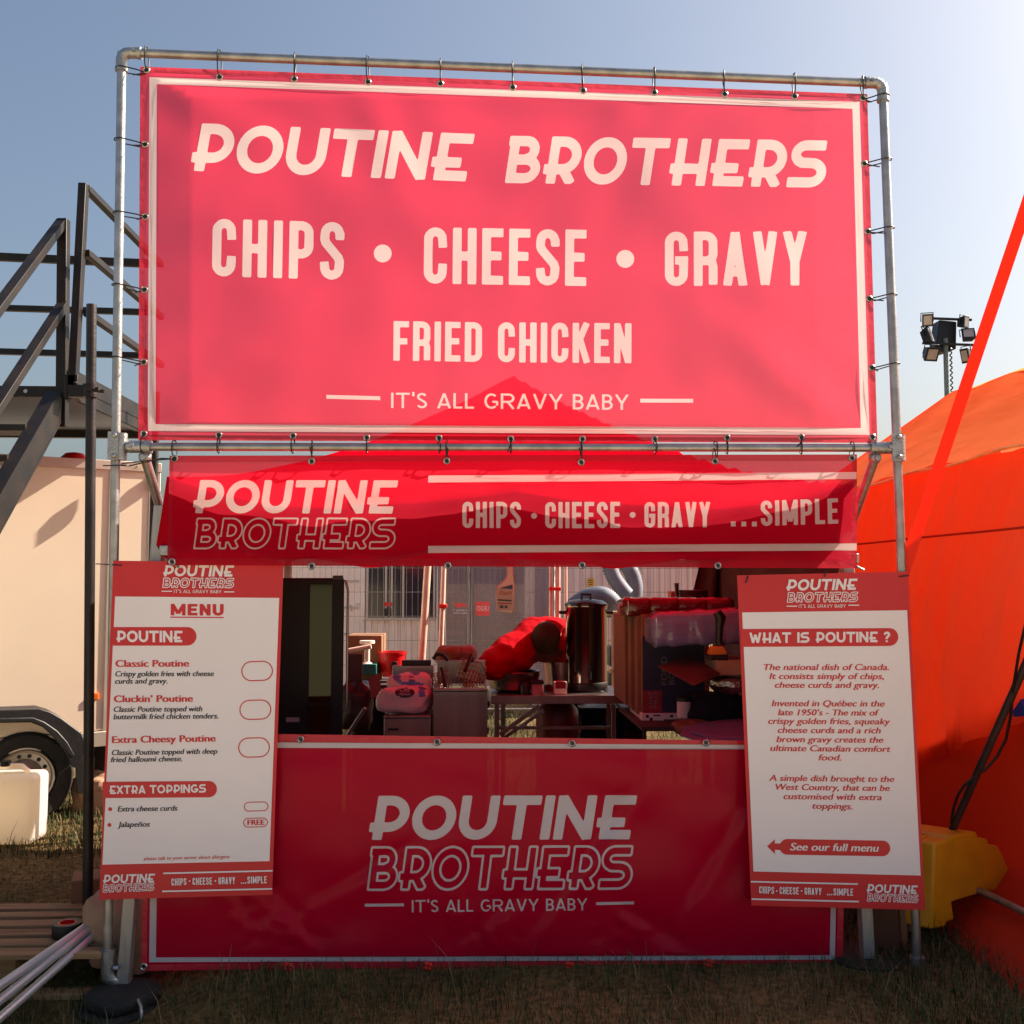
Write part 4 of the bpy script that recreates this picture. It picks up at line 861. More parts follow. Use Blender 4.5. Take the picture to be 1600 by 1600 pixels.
p0, p1 = U(1488,1296,.40), U(1618,1003,-.06); th = thing('leaning_pole', 'dark pole leaning on the yellow weight in front of the marquee', 'pole', p0)
MB().tube([p0, p1+(p1-p0)*.4], .017, 12).build('tube', pm('brown_black_tube', (62,46,44), .5, .2, .2, 10), th, 60)
pts = [U(x,y,.38-.46*(1292-y)/289) for x,y in [(1486,1286),(1490,1262),(1497,1242),(1506,1228),(1519,1216),(1540,1202),(1558,1182),(1572,1155),(1579,1120),(1584,1070),(1592,1020),(1606,960)]]
b = MB(); b.tube(pts, .0065, 8); tag(b.build('cable', M_BLACK, None, 60), 'black cable hanging in a loop beside the leaning dark pole', 'cable')
M_YBAR = pm('yellow_moulded_plastic', (222,158,22), .5, 0, .1, 7, .08, 30)
yb = thing('ballast_block', 'yellow moulded plastic ballast block with steps on the grass by the marquee', 'ballast block', U(1480,1450,.38))
k0 = U(1461,1450,.20); dv = Vector((.86,.51,0)); nv_ = Vector((.51,-.86,0))
def bface(px, py, back=0):                # bearing to the block's long side
    d = ray(px, py); o = k0-nv_*back; return CAM+d*((o-CAM).dot(nv_)/d.dot(nv_))
prof = [(1461,1317),(1484,1311),(1488,1305),(1526,1299),(1530,1311),(1543,1310),(1547,1320),(1560,1321),(1568,1336),(1596,1412),(1572,1402),(1548,1391),(1488,1410),(1490,1424),(1492,1438),(1480,1441),(1478,1449),(1455,1452)]
ext = Vector((-.20,.16,0))
MB().prism([bface(x,y) for x,y in prof][::-1], ext).build('body', M_YBAR, yb, 25, .012, 3)
p = bface(1478,1313)+ext*.45; b = MB(); b.lathe([(.036,0),(.036,.010),(.024,.012),(.022,.005),(0,.005)], (p.x,p.y,bface(1470,1315).z-.001), 18); b.build('cap', M_YBAR, yb, 50)
p0, p1 = U(1536,1394,.34), U(1640,1444,-.12); tag(MB().tube([p0-Vector((.1,-.2,0)), p0, p1], .017, 12).build('steel_pole', M_GALV, None, 60), 'grey steel pole lying through the yellow ballast block', 'pole')
b = MB(); b.prism([wallpt(x,y)-Vector((.03,0,0)) for x,y in [(1592,1112),(1606,1092),(1612,1118),(1594,1120)]], (.02,0,0)); tag(b.build('strap_end', pm('blue_webbing', (36,50,140), .7), None), 'short blue strap end on the marquee wall at the right edge', 'strap')
q = U(1385,1440,.35); b = MB(); b.prism([U(x,y,.12) for x,y in [(1358,1390),(1398,1390),(1410,1510),(1404,1512),(1366,1494)]], (.0,.02,0)); tag(b.build('wooden_panel', pm('brown_board', (92,62,44), .8, 0, .2, 4, .2, 30, stretch=(1,1,.2)), None, 30, .002), 'brown board leaning upright beside the right gazebo leg', 'board')
b = MB(); b.prism([U(x,y,.16) for x,y in [(1403,1390),(1412,1390),(1422,1506),(1412,1510)]], (.0,.03,0)); tag(b.build('cardboard_sheet', M_CARD, None, 30, .002), 'narrow torn cardboard strip between the brown board and right upright', 'cardboard')
q = U(1446,1472,.28); b = MB(); b.box((q.x-.03,.34,.07), (.16,.12,.03), .4, .3); tag(b.build('cardboard_flap', M_CARD, None, 30, .003), 'flat piece of cardboard lying behind the foot of the right upright', 'cardboard')

# ------------------------------------------------------------------ lighting mast far behind
M_MAST = pm('grey_green_mast', (112,128,128), .5, .3, .1, 3); M_LAMPB = pm('black_lamp_housing', (24,28,36), .4, .2, .2, 4); M_LENS = pm('lamp_lens', (170,160,158), .15, .1, .1, 12, coat=.6)
YM = 15.0; mp_ = lambda x, y: U(x, y, YM)
lt = thing('lighting_mast', 'tall grey mast carrying six black floodlights behind the marquee', 'lighting mast', (mp_(1478,620).x, YM, 0))
p = mp_(1477.5,545); MB().tube([(p.x,YM,0), (p.x,YM,p.z+.2)], .045, 12).build('mast', M_MAST, lt, 60)
pts = [(p.x+.075+.018*math.cos(k*1.4), YM-.05+.03*math.sin(k*1.4), z) for k, z in enumerate(np.linspace(mp_(1478,545).z, mp_(1478,700).z, 90))]
MB().tube(pts, .014, 6).build('coiled_cable', M_BLACK, lt, 60)
b = MB(); b.prism([mp_(x,y) for x,y in [(1468,500),(1495,502),(1494,545),(1478,550),(1460,548),(1464,530)]], (0,.3,0)); b.build('head_frame', M_LAMPB, lt, 30, .01)
for (x0,y0,x1,y1) in ((1440,499,1514,502),(1438,538,1517,541)): MB().bar(mp_(x0,y0)+Vector((0,-.1,0)), mp_(x1,y1)+Vector((0,-.1,0)), .05, .04).build('crossbar', M_LAMPB, lt, 30)
for (x, y, w, h, a, tilt) in ((1443,504,17,20,-.3,.2),(1443,527,12,26,.7,-.3),(1448,555,23,23,.15,.5),(1499,507,13,20,.5,.1),(1506,527,21,20,-.25,-.4),(1504,558,14,24,-1.0,.3)):
    c = mp_(x, y)+Vector((0,-.16,0)); k = (YM+4.2)/1600; b = MB(); mt_ = Matrix.Rotation(a,3,'Z') @ Matrix.Rotation(tilt,3,'X'); W_, H_ = w*k, h*k
    b.add([c+mt_ @ Vector(v) for v in [(-W_/2,-.07,-H_/2),(W_/2,-.07,-H_/2),(W_/2,-.07,H_/2),(-W_/2,-.07,H_/2),(-W_/3,.10,-H_/3),(W_/3,.10,-H_/3),(W_/3,.10,H_/3),(-W_/3,.10,H_/3)]], [(0,1,2,3),(7,6,5,4),(0,4,5,1),(1,5,6,2),(2,6,7,3),(3,7,4,0)])
    b.tube([c+mt_ @ Vector((-W_/2-.01,.02,-.02)), c+mt_ @ Vector((-W_/2-.01,.02,H_*.6)), c+mt_ @ Vector((W_/2+.01,.02,H_*.6)), c+mt_ @ Vector((W_/2+.01,.02,-.02))], .012, 6)
    fl_ = b.build('floodlight', M_LAMPB, lt, 30, .015)
    b = MB(); b.add([c+mt_ @ Vector(v) for v in [(-W_*.36,-.074,-H_*.36),(W_*.36,-.074,-H_*.36),(W_*.36,-.074,H_*.36),(-W_*.36,-.074,H_*.36)]], [(0,1,2,3)]); b.build('lens', M_LENS, fl_)

# ------------------------------------------------------------------ site fence and cabins behind the stall
M_WHITEWALL = pm('white_cabin_sheet', (244,228,220), .55, 0, .05, 3); M_GREYWALL = pm('grey_cabin_sheet', (196,186,178), .55, 0, .06, 3)
M_DGLASS = pm('dark_window_glass', (52,50,62), .08, 0, .2, 2, coat=.4); M_FENCE = pm('galvanised_fence', (150,142,140), .5, .6, .1, 8)
def ribbed(b, x0, x1, y, z0, z1, pitch=.16, dep=.03):
    x = x0; P = []
    while x < x1-pitch*.5: P += [(x, 0), (x+pitch*.42, 0), (x+pitch*.5, dep), (x+pitch*.92, dep)]; x += pitch
    P.append((x1, 0)); n0 = [(a, y+d, z0) for a, d in P]; n1 = [(a, y+d, z1) for a, d in P]; n = len(P)
    b.add(n0+n1, [(i, i+1, n+i+1, n+i) for i in range(n-1)]); return b
YC = 8.4; cx0, cx1 = U(440,900,YC).x, U(690,900,YC).x; wz0, wz1 = U(600,965,YC).z, 2.25
cab = thing('site_cabin', 'pale ribbed site cabin with dark windows behind the fence, left', 'cabin', ((cx0+cx1)/2, YC+1.2, 0))
wx0, wx1 = U(574,930,YC).x, U(672,930,YC).x
b = MB(); ribbed(b, wx0-.02, cx1, YC, .0, wz0-.03); ribbed(b, wx0, cx1, YC, wz1+.04, 2.9); b.bb((cx0,YC-.01,0), (wx0-.03,YC+.05,2.9)); b.bb((cx1-.06,YC-.02,.0),(cx1,YC+.05,2.9)); b.bb((cx0,YC+.05,0),(cx1,YC+2.4,2.9)); b.build('wall', M_WHITEWALL, cab, 30)
b = MB(); b.bb((wx0,YC+.02,wz0), (cx1-.062,YC+.045,wz1)); b.build('window', M_DGLASS, cab, 30)
b = MB()
for x in (wx0, U(603,930,YC).x, U(612,930,YC).x, U(630,930,YC).x, cx1-.09): b.bb((x-.012,YC-.012,wz0), (x+.012,YC+.018,wz1))
b.bb((wx0-.03,YC-.03,wz0-.03), (cx1-.07,YC-.002,wz0)); b.build('window_frame', M_GREYWALL, cab, 30)
b = MB()
for k in range(4): b.bb((cx0+.1, YC-.022, .9+.32*k), (wx0-.1, YC-.012, .93+.32*k))
for x, y in ((548,946),(558,944),(562,944),(549,953)): b.ball(U(x,y,YC-.015), .012, 6)
b.build('door_ribs', M_GREYWALL, cab, 30)
p = U(606,944,YC-.03); b = MB(); b.box(p, (.10,.006,.045)); b.cur = 1; b.box(p+Vector((0,.002,-.10)), (.08,.006,.10)); tag(b.build('window_sign', [M_RED, M_BLACK], None), 'small red and black notice on the cabin window', 'notice')
rx0, rx1 = U(836,900,YC).x, U(1094,900,YC).x
con = thing('shipping_container', 'white ribbed container behind the fence, right of the grey screen', 'container', ((rx0+rx1)/2, YC+1.2, 0))
b = MB(); ribbed(b, rx0, rx1, YC, .12, 2.55, .12, .022); b.bb((rx0,YC+.03,.1),(rx1,YC+2.4,2.55)); b.build('wall', M_WHITEWALL, con, 30)
b = MB(); b.bb((rx0-.03,YC-.02,.04),(rx1+.03,YC+.03,.16)); b.bb((rx0-.03,YC-.02,2.5),(rx1+.03,YC+.03,2.62)); b.bb((rx1,YC-.03,.0),(rx1+.09,YC+.06,2.6)); b.build('frame', M_GREYWALL, con, 30)
p = U(923,910,YC-.02); b = MB(); b.box(p, (.075,.006,.10)); b.cur = 1
for k in range(3): b.box(p+Vector((0,-.004,.025-.025*k)), (.05,.003,.008))
tag(b.build('warning_sign', [M_YEL, M_BLACK], None), 'small yellow warning sign on the white container', 'sign')
def fence(label, x0, x1, y, h=2.0):
    th = thing('site_fence', label, 'fence', ((x0+x1)/2, y, 0))
    b = MB(); b.tube([(x0,y,0),(x0,y,h),(x1,y,h),(x1,y,0)], .019, 8); b.tube([(x0,y,.18),(x1,y,.18)], .015, 8); b.build('frame', M_FENCE, th, 60)
    b = MB(); x = x0+.06
    while x < x1: b.bar((x,y,.18), (x,y,h), .004, .004, (0,1,0)); x += .062
    for z in np.arange(.4, h, .26): b.bar((x0,y-.004,z), (x1,y-.004,z), .005, .005)
    b.build('wire_mesh', M_FENCE, th)
YFN = 6.9; f0, f1, f2, f3 = (U(x,900,YFN).x for x in (455,735,868,1110))
fence('wire mesh fence panel in front of the pale cabin windows', f0, f1-.02, YFN); fence('wire mesh fence panel holding the grey printed screen', f1+.02, f2-.02, YFN); fence('wire mesh fence panel in front of the white container', f2+.02, f3+.3, YFN)
# printed screen seen from its back, so the print reads in mirror writing
M_SCRIM = cloth('grey_scrim', (88,76,90), .3, .12, tcol=(110,92,104)); M_SCRIMW = cloth('scrim_pale_print', (176,158,164), .3, .05); M_SCRIMR = cloth('scrim_red_print', (196,62,70), .3, .05)
def mirror_type(s, x0, x1, y, cap):
    v, f = typeset(s, x0, x1, y, y, cap, .02, False); return [(x0+x1-x, yy) for x, yy in v], f
sc_ = thing('fence_screen', 'dark grey fabric screen with mirrored red logos tied to the fence', 'screen', (U(770,1000,YFN).x, YFN+.03, .4))
sheet('fabric', [(684,850),(866,850),(866,1072),(684,1072)], [([[(707,943),(725,942),(733,949),(724,948),(714,950)]],2), ([[(743,940),(765,940),(765,962),(743,962)]],2)], [M_SCRIM, M_SCRIMW, M_SCRIMR], lambda s, t: YFN+.03+.02*mnoise.noise(Vector((s*5,t*3,1))), 20, 20, sc_)
V, F = [], []
for (s, x0, x1, y, cap) in (('Formula 1',709,734,954.6,3.0),('Collection',709,734,959.2,3.0),('LEGO',745,764,954,7)):
    v, f = mirror_type(s, x0, x1, y, cap); n = len(V); V += [U(x,y_,YFN-.012) for x,y_ in v]; F += [tuple(n+i for i in t) for t in f]
mesh_obj('print', V, F, M_BOARD_W, sc_)

# ------------------------------------------------------------------ grass
def blades(name, n, area, hmin, hmax, wid, seed, dens=None, label=None):
    r = np.random.default_rng(seed); x = r.uniform(area[0], area[1], n*3); y = r.uniform(area[2], area[3], n*3)
    keep = np.array([(mnoise.noise(Vector((a*1.6, b_*1.6, seed))) > dens+r.uniform(-.5,.5)) if dens is not None else True for a, b_ in zip(x, y)])
    x, y = x[keep][:n], y[keep][:n]; n = len(x)
    z = np.array([gz(a, b_) for a, b_ in zip(x, y)]); h = r.uniform(hmin, hmax, n)*(1+.9*(r.random(n) > .97)); a = r.uniform(0, 2*math.pi, n); l = r.uniform(.2, 1.15, n)*h; w = wid*r.uniform(.6, 1.3, n)
    dx, dy = np.cos(a), np.sin(a); base = np.stack([x, y, z-.004], 1); side = np.stack([-dy, dx, 0*x], 1)*w[:,None]; lean = np.stack([dx, dy, 0*x], 1)*l[:,None]; up = np.stack([0*x, 0*x, h], 1)
    v = np.stack([base-side, base+side, base+lean*.35+up*.6+side*.7, base+lean*.35+up*.6-side*.7, base+lean+up*(1-.25*r.random(n))[:,None]], 1).reshape(-1, 3)
    me = bpy.data.meshes.new(name); i = np.arange(n)*5
    f = np.stack([i, i+1, i+2, i+3], 1); t = np.stack([i+3, i+2, i+4], 1)
    me.vertices.add(len(v)); me.vertices.foreach_set('co', v.ravel()); me.loops.add(n*7); me.polygons.add(n*2)
    me.loops.foreach_set('vertex_index', np.concatenate([f, t], 1).ravel())
    st_ = np.stack([np.arange(n)*7, np.arange(n)*7+4], 1).ravel(); me.polygons.foreach_set('loop_start', st_)
    dry = np.array([mnoise.noise(Vector((a_*1.1, b_*1.1, 40))) for a_, b_ in zip(x, y)]); u = r.random(n)+dry*.5
    mi = np.where(u < .52, 0, np.where(u < .76, 1, 2)); me.polygons.foreach_set('material_index', np.repeat(mi, 2).astype(np.int32))
    for m in M_GR: me.materials.append(m)
    me.update(calc_edges=True); me.validate(); o = bpy.data.objects.new(name, me); col.objects.link(o); return tag(o, label, 'grass', None, 'stuff')
M_GR = [pm('grass_green', (.034,.056,.016), .7, 0, .4, 3, lin=True, spec=.2), pm('grass_olive', (.062,.058,.022), .8, 0, .4, 3, lin=True, spec=.2), pm('grass_straw', (.17,.125,.062), .85, 0, .35, 3, lin=True, spec=.2)]
blades('grass', 26000, (-2.4,3.0,-.95,.55), .025, .085, .0016, 1, -.25, 'dry mixed grass along the front of the stall')
blades('grass', 420, (-2.2,2.9,-.75,-.2), .08, .19, .0013, 12, None, 'long dry grass stalks along the front of the stall')
blades('grass', 9000, (1.3,3.0,-.8,1.6), .03, .10, .0018, 8, -.3, 'dark rough grass beside the marquee')
blades('grass', 12000, (-4.6,-1.35,1.75,3.6), .03, .10, .0022, 3, -.15, 'grass around the trailer wheel')
G0 = M_GR; M_GR = [G0[2], G0[2], G0[1]]
blades('grass', 9000, (-4.4,-1.2,.45,1.95), .008, .03, .0020, 17, -.2, 'flattened straw on the worn ground between the pallet and the trailer')
M_GR = G0
blades('grass', 9000, (-2.6,3.4,3.2,8.4), .04, .13, .004, 4, -.1, 'sunlit grass behind the stall up to the fence')
# ------------------------------------------------------------------ inside the stall, seen over the counter
M_DARKPL = pm('dark_fridge_casing', (10,10,13), .5, 0, .1, 6, spec=.25); M_BGLASS = pm('black_mirror_glass', (50,52,46), .04, 1, .05, 3)
M_PAPER = pm('white_paper', (220,206,196), .7, 0, .05, 10); M_TEAL = pm('teal_plastic', (20,104,96), .5); M_NAVY = pm('navy_printed_card', (34,36,62), .6, 0, .08, 6)
M_CRIM = pm('crimson_print', (140,22,36), .6, 0, .06, 6); M_PALETXT = pm('pale_lettering', (120,112,120), .6, 0, .03, 6)
M_LILAC = pm('stacked_pale_cups', (120,114,158), .25, 0, .15, 6, .7, 22, coat=.8, stretch=(.6,1,2.5)); M_WRAP = pm('red_brown_wrapped_stack', (92,26,26), .25, 0, .3, 8, .8, 26, coat=.8)
M_SILV = pm('crumpled_foil', (170,165,160), .2, .95, .2, 20, .9, 45); M_DUCT = pm('silver_blue_duct', (112,118,132), .7, .15, .15, 10)
M_GASR = pm('dull_red_gas_bottle', (112,32,30), .5, .1, .15, 10); M_TAN = pm('tan_wood_block', (176,150,120), .7)
M_PINKP = pm('pale_tent_pole', (220,196,180), .45, .2, .1, 12); M_DKTOP = pm('dark_tarpaulin', (62,46,44), .8, 0, .2, 3, .3, 8)
def pb(b, x0, y0, x1, y1, Y, d, rz=0):        # a box whose front spans two measured corners
    p, q = U(x0, y0, Y), U(x1, y1, Y); w, h = q.x-p.x, p.z-q.z; c = Vector(((p.x+q.x)/2, Y, (p.z+q.z)/2)); off = Matrix.Rotation(rz, 3, 'Z') @ Vector((0, d/2, 0))
    return b.box(c+off, (w, d, h), rz)
def label_type(parent, s, rot, x, y, Y, size, mat, name='lettering'):   # lettering on an upright face, rot = quarter turns
    v, f = type_tris(s, .015, False); k = size; pts = []
    for a, b_ in v:
        a, b_ = a*k, b_*k
        if rot: a, b_ = -b_, a
        pts.append((x+a, Y, y+b_))
    return mesh_obj(name, pts, [t[::-1] if False else t for t in f], mat, parent)

# fridge
fg = thing('display_fridge', 'tall black fridge with a mirror-dark glass door behind the menu board', 'fridge', (U(538,1000,.75).x, .755, 0))
p, q = U(375,902,.75), U(538,902,.75); zt = U(500,903,.75).z
b = MB(); b.bb((p.x,.79,.02), (q.x,1.02,zt)); b.build('cabinet', M_DARKPL, fg, 30, .008)
b = MB(); b.bb((p.x,.755,.10), (q.x,.787,zt-.005)); dr = b.build('door', M_DARKPL, fg, 30, .006)
gx0, gx1 = U(484,1000,.75).x, U(518,1000,.75).x
b = MB(); b.bb((gx0,.748,.45), (gx1,.7545,U(480,913,.75).z)); b.build('reflecting_strip', M_BGLASS, dr, 30)  # pane narrowed to the strip where the reflection shows on the door
b = MB(); b.bb((q.x-.055,.75,zt-.012), (q.x-.005,.84,zt+.012)); b.build('hinge', M_BLACK, fg, 30, .003)
pl = U(458,1123,.745); b = MB(); b.box(pl, (.062,.006,.021)); b.build('badge', M_PALETXT, dr, 30)
b = MB(); xs = U(541,1000,.80).x; b.tube([(xs,.80,zt-.01), (xs+.012,.80,zt-.06), (xs+.012,.80,.98), (xs,.80,.93)], .006, 8); b.build('bare_metal_edge', M_STEEL, fg, 60)

fg.rotation_euler.z = R(8.3)
# back left: boxes, folding bar stool, bucket
def solo(name, label, cat, b, mat, bev=.004, smooth=30, group=None): return tag(b.build(name, mat, None, smooth, bev), label, cat, group)
solo('cardboard_box', 'plain brown cardboard box with a small round mark, back left', 'cardboard box', pb(MB(), 541,993,596,1062,2.75,.35), M_CARD)
b = MB(); pb(b,540,1070,660,1078,2.55,.6); 
for x in (544,656): pb(b,x-2,1078,x+2,1290,2.6,.04); pb(b,x-2,1078,x+2,1290,3.1,.04)
solo('side_table', 'narrow dark side table carrying the red bucket and box', 'table', b, M_DKTOP)
b = MB(); p = U(573,1040,2.6); b.lathe([(.035,0),(.018,.012),(.018,.12),(.05,.132),(.05,.15),(.0,.152)], (p.x,2.62,U(573,1037,2.6).z), 18); b.tube([U(543,1017,2.55), U(580,1010,2.55)], .016, 10)
solo('paper_roll_stand', 'cream paper roll on a pale spindle above the green box', 'paper roll', b, M_PAPER, 0, 50)
solo('storage_box', 'small dark teal plastic box under the paper roll', 'storage box', pb(MB(),566,1038,588,1054,2.58,.2), M_TEAL)
bk = thing('bucket', 'bright red plastic bucket tub on the side table', 'bucket', U(613,1055,2.7))
p = U(613,1056,2.75); r = 33*6.98/1600/1.55; h = U(613,1018,2.75).z-p.z
b = MB(); b.lathe([(r*.88,0),(r,.9*h),(r*1.06,.9*h),(r*1.08,h),(r*.98,h),(r*.84,.02),(0,.02)], (p.x,2.75,p.z), 28); b.build('tub', M_RED, bk, 40)
b = MB(); b.box((p.x+.02,2.75-r-.004,p.z+h*.45), (.04,.012,.06)); b.build('clasp', M_BLACK, bk, 30, .004)
b = MB(); pb(b,541,1022,566,1066,1.75,.02); solo('dark_tray', 'dark brown tray standing on edge beside the fridge', 'tray', b, pm('dark_brown_tray', (66,44,44), .5))
sack('crumpled dark bin bag below the brown tray by the fridge', (U(555,1100,1.9).x,1.95,U(555,1100,1.9).z-.02), (.20,.25,.32), 14, pm('dark_bin_bag', (54,34,36), .35, 0, .2, 8, .6, 18), 'bin_bag', cat='bag')
b = MB(); P = [U(x,y,1.6) for x,y in [(575,1062),(592,1052),(597,1086),(581,1092)]]; b.prism(P[::-1], (0,.004,0)); solo('red_card', 'dull red card hanging left of the flour sacks', 'card', b, pm('dull_red_card', (128,56,56), .7), 0)
b = MB(); b.bar(U(541,1152,1.5), U(571,1106,1.5), .02, .03, (0,1,0)); b.bar(U(543,1140,1.52), U(552,1154,1.52), .012, .012, (0,1,0)); solo('folding_trestle', 'pale folded trestle bar slanting up beside the fridge', 'trestle', b, M_STEEL)

# fryers
def fryer(label, x0, x1, ytop, yback, Y, seed):
    th = thing('fryer', label, 'fryer', (U((x0+x1)/2,1155,Y).x, Y, 0)); p, q = U(x0,ytop,Y), U(x1,ytop,Y); w = q.x-p.x
    b = MB(); b.bb((p.x,Y,.05), (q.x,Y+.02,p.z-.30)); b.bb((p.x,Y+.002,p.z-.285), (q.x,Y+.022,p.z-.012)); b.bb((p.x,Y+.021,.05), (p.x+.012,Y+.55,p.z)); b.bb((q.x-.012,Y+.021,.05), (q.x,Y+.55,p.z)); b.bb((p.x,Y-.008,p.z-.011), (q.x,Y+.05,p.z+.003)); b.bb((p.x+.01,Y+.1,p.z-.25), (q.x-.01,Y+.5,p.z-.1))
    b.build('cabinet', M_STEEL, th, 30, .003)
    zb = U(x0, yback, Y+.5).z; b = MB(); b.bb((p.x+.005,Y+.50,p.z-.02), (q.x-.005,Y+.54,zb)); b.build('splashback', M_STEEL, th, 30, .004)
    b = MB(); b.bb((p.x+.013,Y-.012,p.z-.30), (q.x-.01,Y+.0,p.z-.287)); b.build('door_rail', M_STEEL, th, 30, .003)
    return th, p, q
M_WIRE = pm('fryer_wire', (150,120,90), .4, .7)
f1, p, q = fryer('dull steel fryer carrying two flour sacks', 600, 673, 1119, 1040, 1.35, 1)
b = MB(); b.bb((p.x+.01,1.36,p.z-.03),(q.x-.01,1.86,p.z-.006)); b.build('lid', M_STEEL, f1, 30, .003)
b = MB(); b.bb((p.x+.06,1.84,U(640,1037,1.9).z-.004),(q.x-.02,1.90,U(640,1034,1.9).z+.012)); b.build('top_strip', M_BLACK, f1, 30, .003)
b = MB(); b.box((p.x+.05,1.346,p.z-.07), (.055,.004,.012)); b.build('maker_plate', M_BLACK, f1, 30)
f2, p, q = fryer('clean steel fryer with wire baskets in the middle of the stall', 677, 762, 1077, 1032, 1.40, 2)
b = MB(); b.bb((p.x+.01,1.375,p.z-.275),(p.x+.085,1.40,p.z-.262)); b.bb((p.x+.01,1.375,p.z-.262),(p.x+.085,1.38,p.z-.255)); b.build('handle', M_STEEL, f2, 30, .003)
def basket(label, cx, cy, cz, d, rot):
    b = MB(); m = Matrix.Rotation(rot[2],3,'Z') @ Matrix.Rotation(rot[0],3,'X') @ Matrix.Rotation(rot[1],3,'Y'); c = Vector((cx,cy,cz))
    def w(a, e, r=.0022): b.tube([c+m @ Vector(a), c+m @ Vector(e)], r, 5)
    X, Y_, Z = d; nx_b = 6
    for i in range(nx_b+1):
        x = -X/2+X*i/nx_b
        for y in (-Y_/2, Y_/2): w((x,y,-Z/2),(x,y,Z/2))
        w((x,-Y_/2,-Z/2),(x,Y_/2,-Z/2))
    for z in np.linspace(-Z/2, Z/2, 5):
        for s in (-1, 1): w((-X/2,s*Y_/2,z),(X/2,s*Y_/2,z), .003 if z > Z/2-.001 else .002); w((s*X/2,-Y_/2,z),(s*X/2,Y_/2,z), .003 if z > Z/2-.001 else .002)
    th = thing('fry_basket', label, 'fry basket', (cx,cy,cz)); b.build('cage', M_WIRE, th, 60)
    b = MB(); b.tube([c+m @ Vector((0,-Y_/2,Z/2)), c+m @ Vector((0,-Y_/2-.05,Z/2+.015)), c+m @ Vector((0,-Y_/2-.07,Z/2-.09))], .012, 8); b.build('handle', M_BLACK, th, 60)
p1 = U(737,1058,1.55); basket('wire fry basket tilted up on the right of the middle fryer', p1.x, 1.62, p1.z, (.11,.20,.11), (R(-25),R(14),R(-10)))
p1 = U(690,1062,1.6); basket('dark wire fry basket sunk at the left of the middle fryer', p1.x, 1.66, p1.z-.02, (.08,.20,.10), (R(-10),R(-12),R(5)))
sack('pale cardboard-coloured bag behind the middle fryer splashback', (U(700,1022,2.1).x,2.2,U(700,1026,2.1).z), (.16,.2,.13), 21, M_CARD, 'paper_bag', cat='bag')
sack('pink-brown paper bag behind the fryer, next to the red sleeve', (U(726,1022,2.15).x,2.25,U(726,1028,2.1).z), (.15,.2,.14), 27, pm('pinkish_paper', (140,112,104), .75, 0, .1, 6, .3, 20), 'paper_bag', cat='bag')
b = MB(); b.tube([U(677,1030,1.9),U(682,1022,1.9),U(692,1023,1.9),U(700,1032,1.9)], .012, 8); b.tube([U(700,1010,2.3),U(712,1024,2.3)], .018, 8); solo('black_hose', 'black rubber hose looped over the back of the middle fryer', 'hose', b, M_BLACK, 0, 60)
M_FLOUR = pm('flour_sack_paper', (206,186,186), .75, 0, .06, 6, .3, 16); M_FBLUE = pm('flour_sack_blue_print', (84,120,176), .7, 0, .2, 20)
def flour(label, x, y, Y, d, seed, blue):
    c = U(x, y, Y); o = sack(label, c, d, seed, M_FLOUR, 'flour_sack'); o.data.materials.append(M_FBLUE); o.data.materials.append(M_BLACK)
    for pg in o.data.polygons:
        v = pg.center-c
        if blue == 1 and v.z > .0 and mnoise.noise(v*14+Vector((3,1,0))) > .12: pg.material_index = 1
        if blue == 2 and v.z > .02 and .085 < v.x < .12 and v.y < .0: pg.material_index = 1
    return o, c
flour('flour sack with blue print lying behind the round-badged one', 640, 1070, 1.62, (.25,.22,.13), 31, 1)
o, c = flour('flour sack with a black oval badge lying on the dull fryer', 631, 1092, 1.48, (.30,.24,.15), 35, 2)
dg = bpy.context.evaluated_depsgraph_get(); from mathutils.bvhtree import BVHTree
bv = BVHTree.FromPolygons([v.co for v in o.data.vertices], [tuple(pg.vertices) for pg in o.data.polygons])
def proj_on(pts, off):
    out = []
    for px, py in pts:
        d = ray(px, py).normalized(); h = bv.ray_cast(CAM, d); out.append((h[0]-d*off) if h[0] is not None else U(px, py, 1.36))
    return out
V, F = [], []; ring = [(0,0)]; nR, nA = 4, 28
pts = [(632.5,1082)]+[(632.5+15.5*r/nR*math.cos(2*math.pi*a/nA), 1082+8.2*r/nR*math.sin(2*math.pi*a/nA)) for r in range(1,nR+1) for a in range(nA)]
V = proj_on(pts, .002); F = [(0,1+(a+1) % nA,1+a) for a in range(nA)]+[(1+(r-1)*nA+a, 1+(r-1)*nA+(a+1) % nA, 1+r*nA+(a+1) % nA, 1+r*nA+a) for r in range(1,nR) for a in range(nA)]
mesh_obj('badge', V, F, pm('sack_badge_ink', (40,40,48), .6), o); V, F = [], []
for s, y, w in (('FLOUR',1081.5,15),('PREMIUM',1086.5,17)):
    v, f = typeset(s, 632.5-w/2, 632.5+w/2, y, y, 3.2, .01, False); n = len(V); V += proj_on(v, .004); F += [tuple(n+i for i in t) for t in f]

mesh_obj('badge_lettering', V, F, M_FLOUR, o)

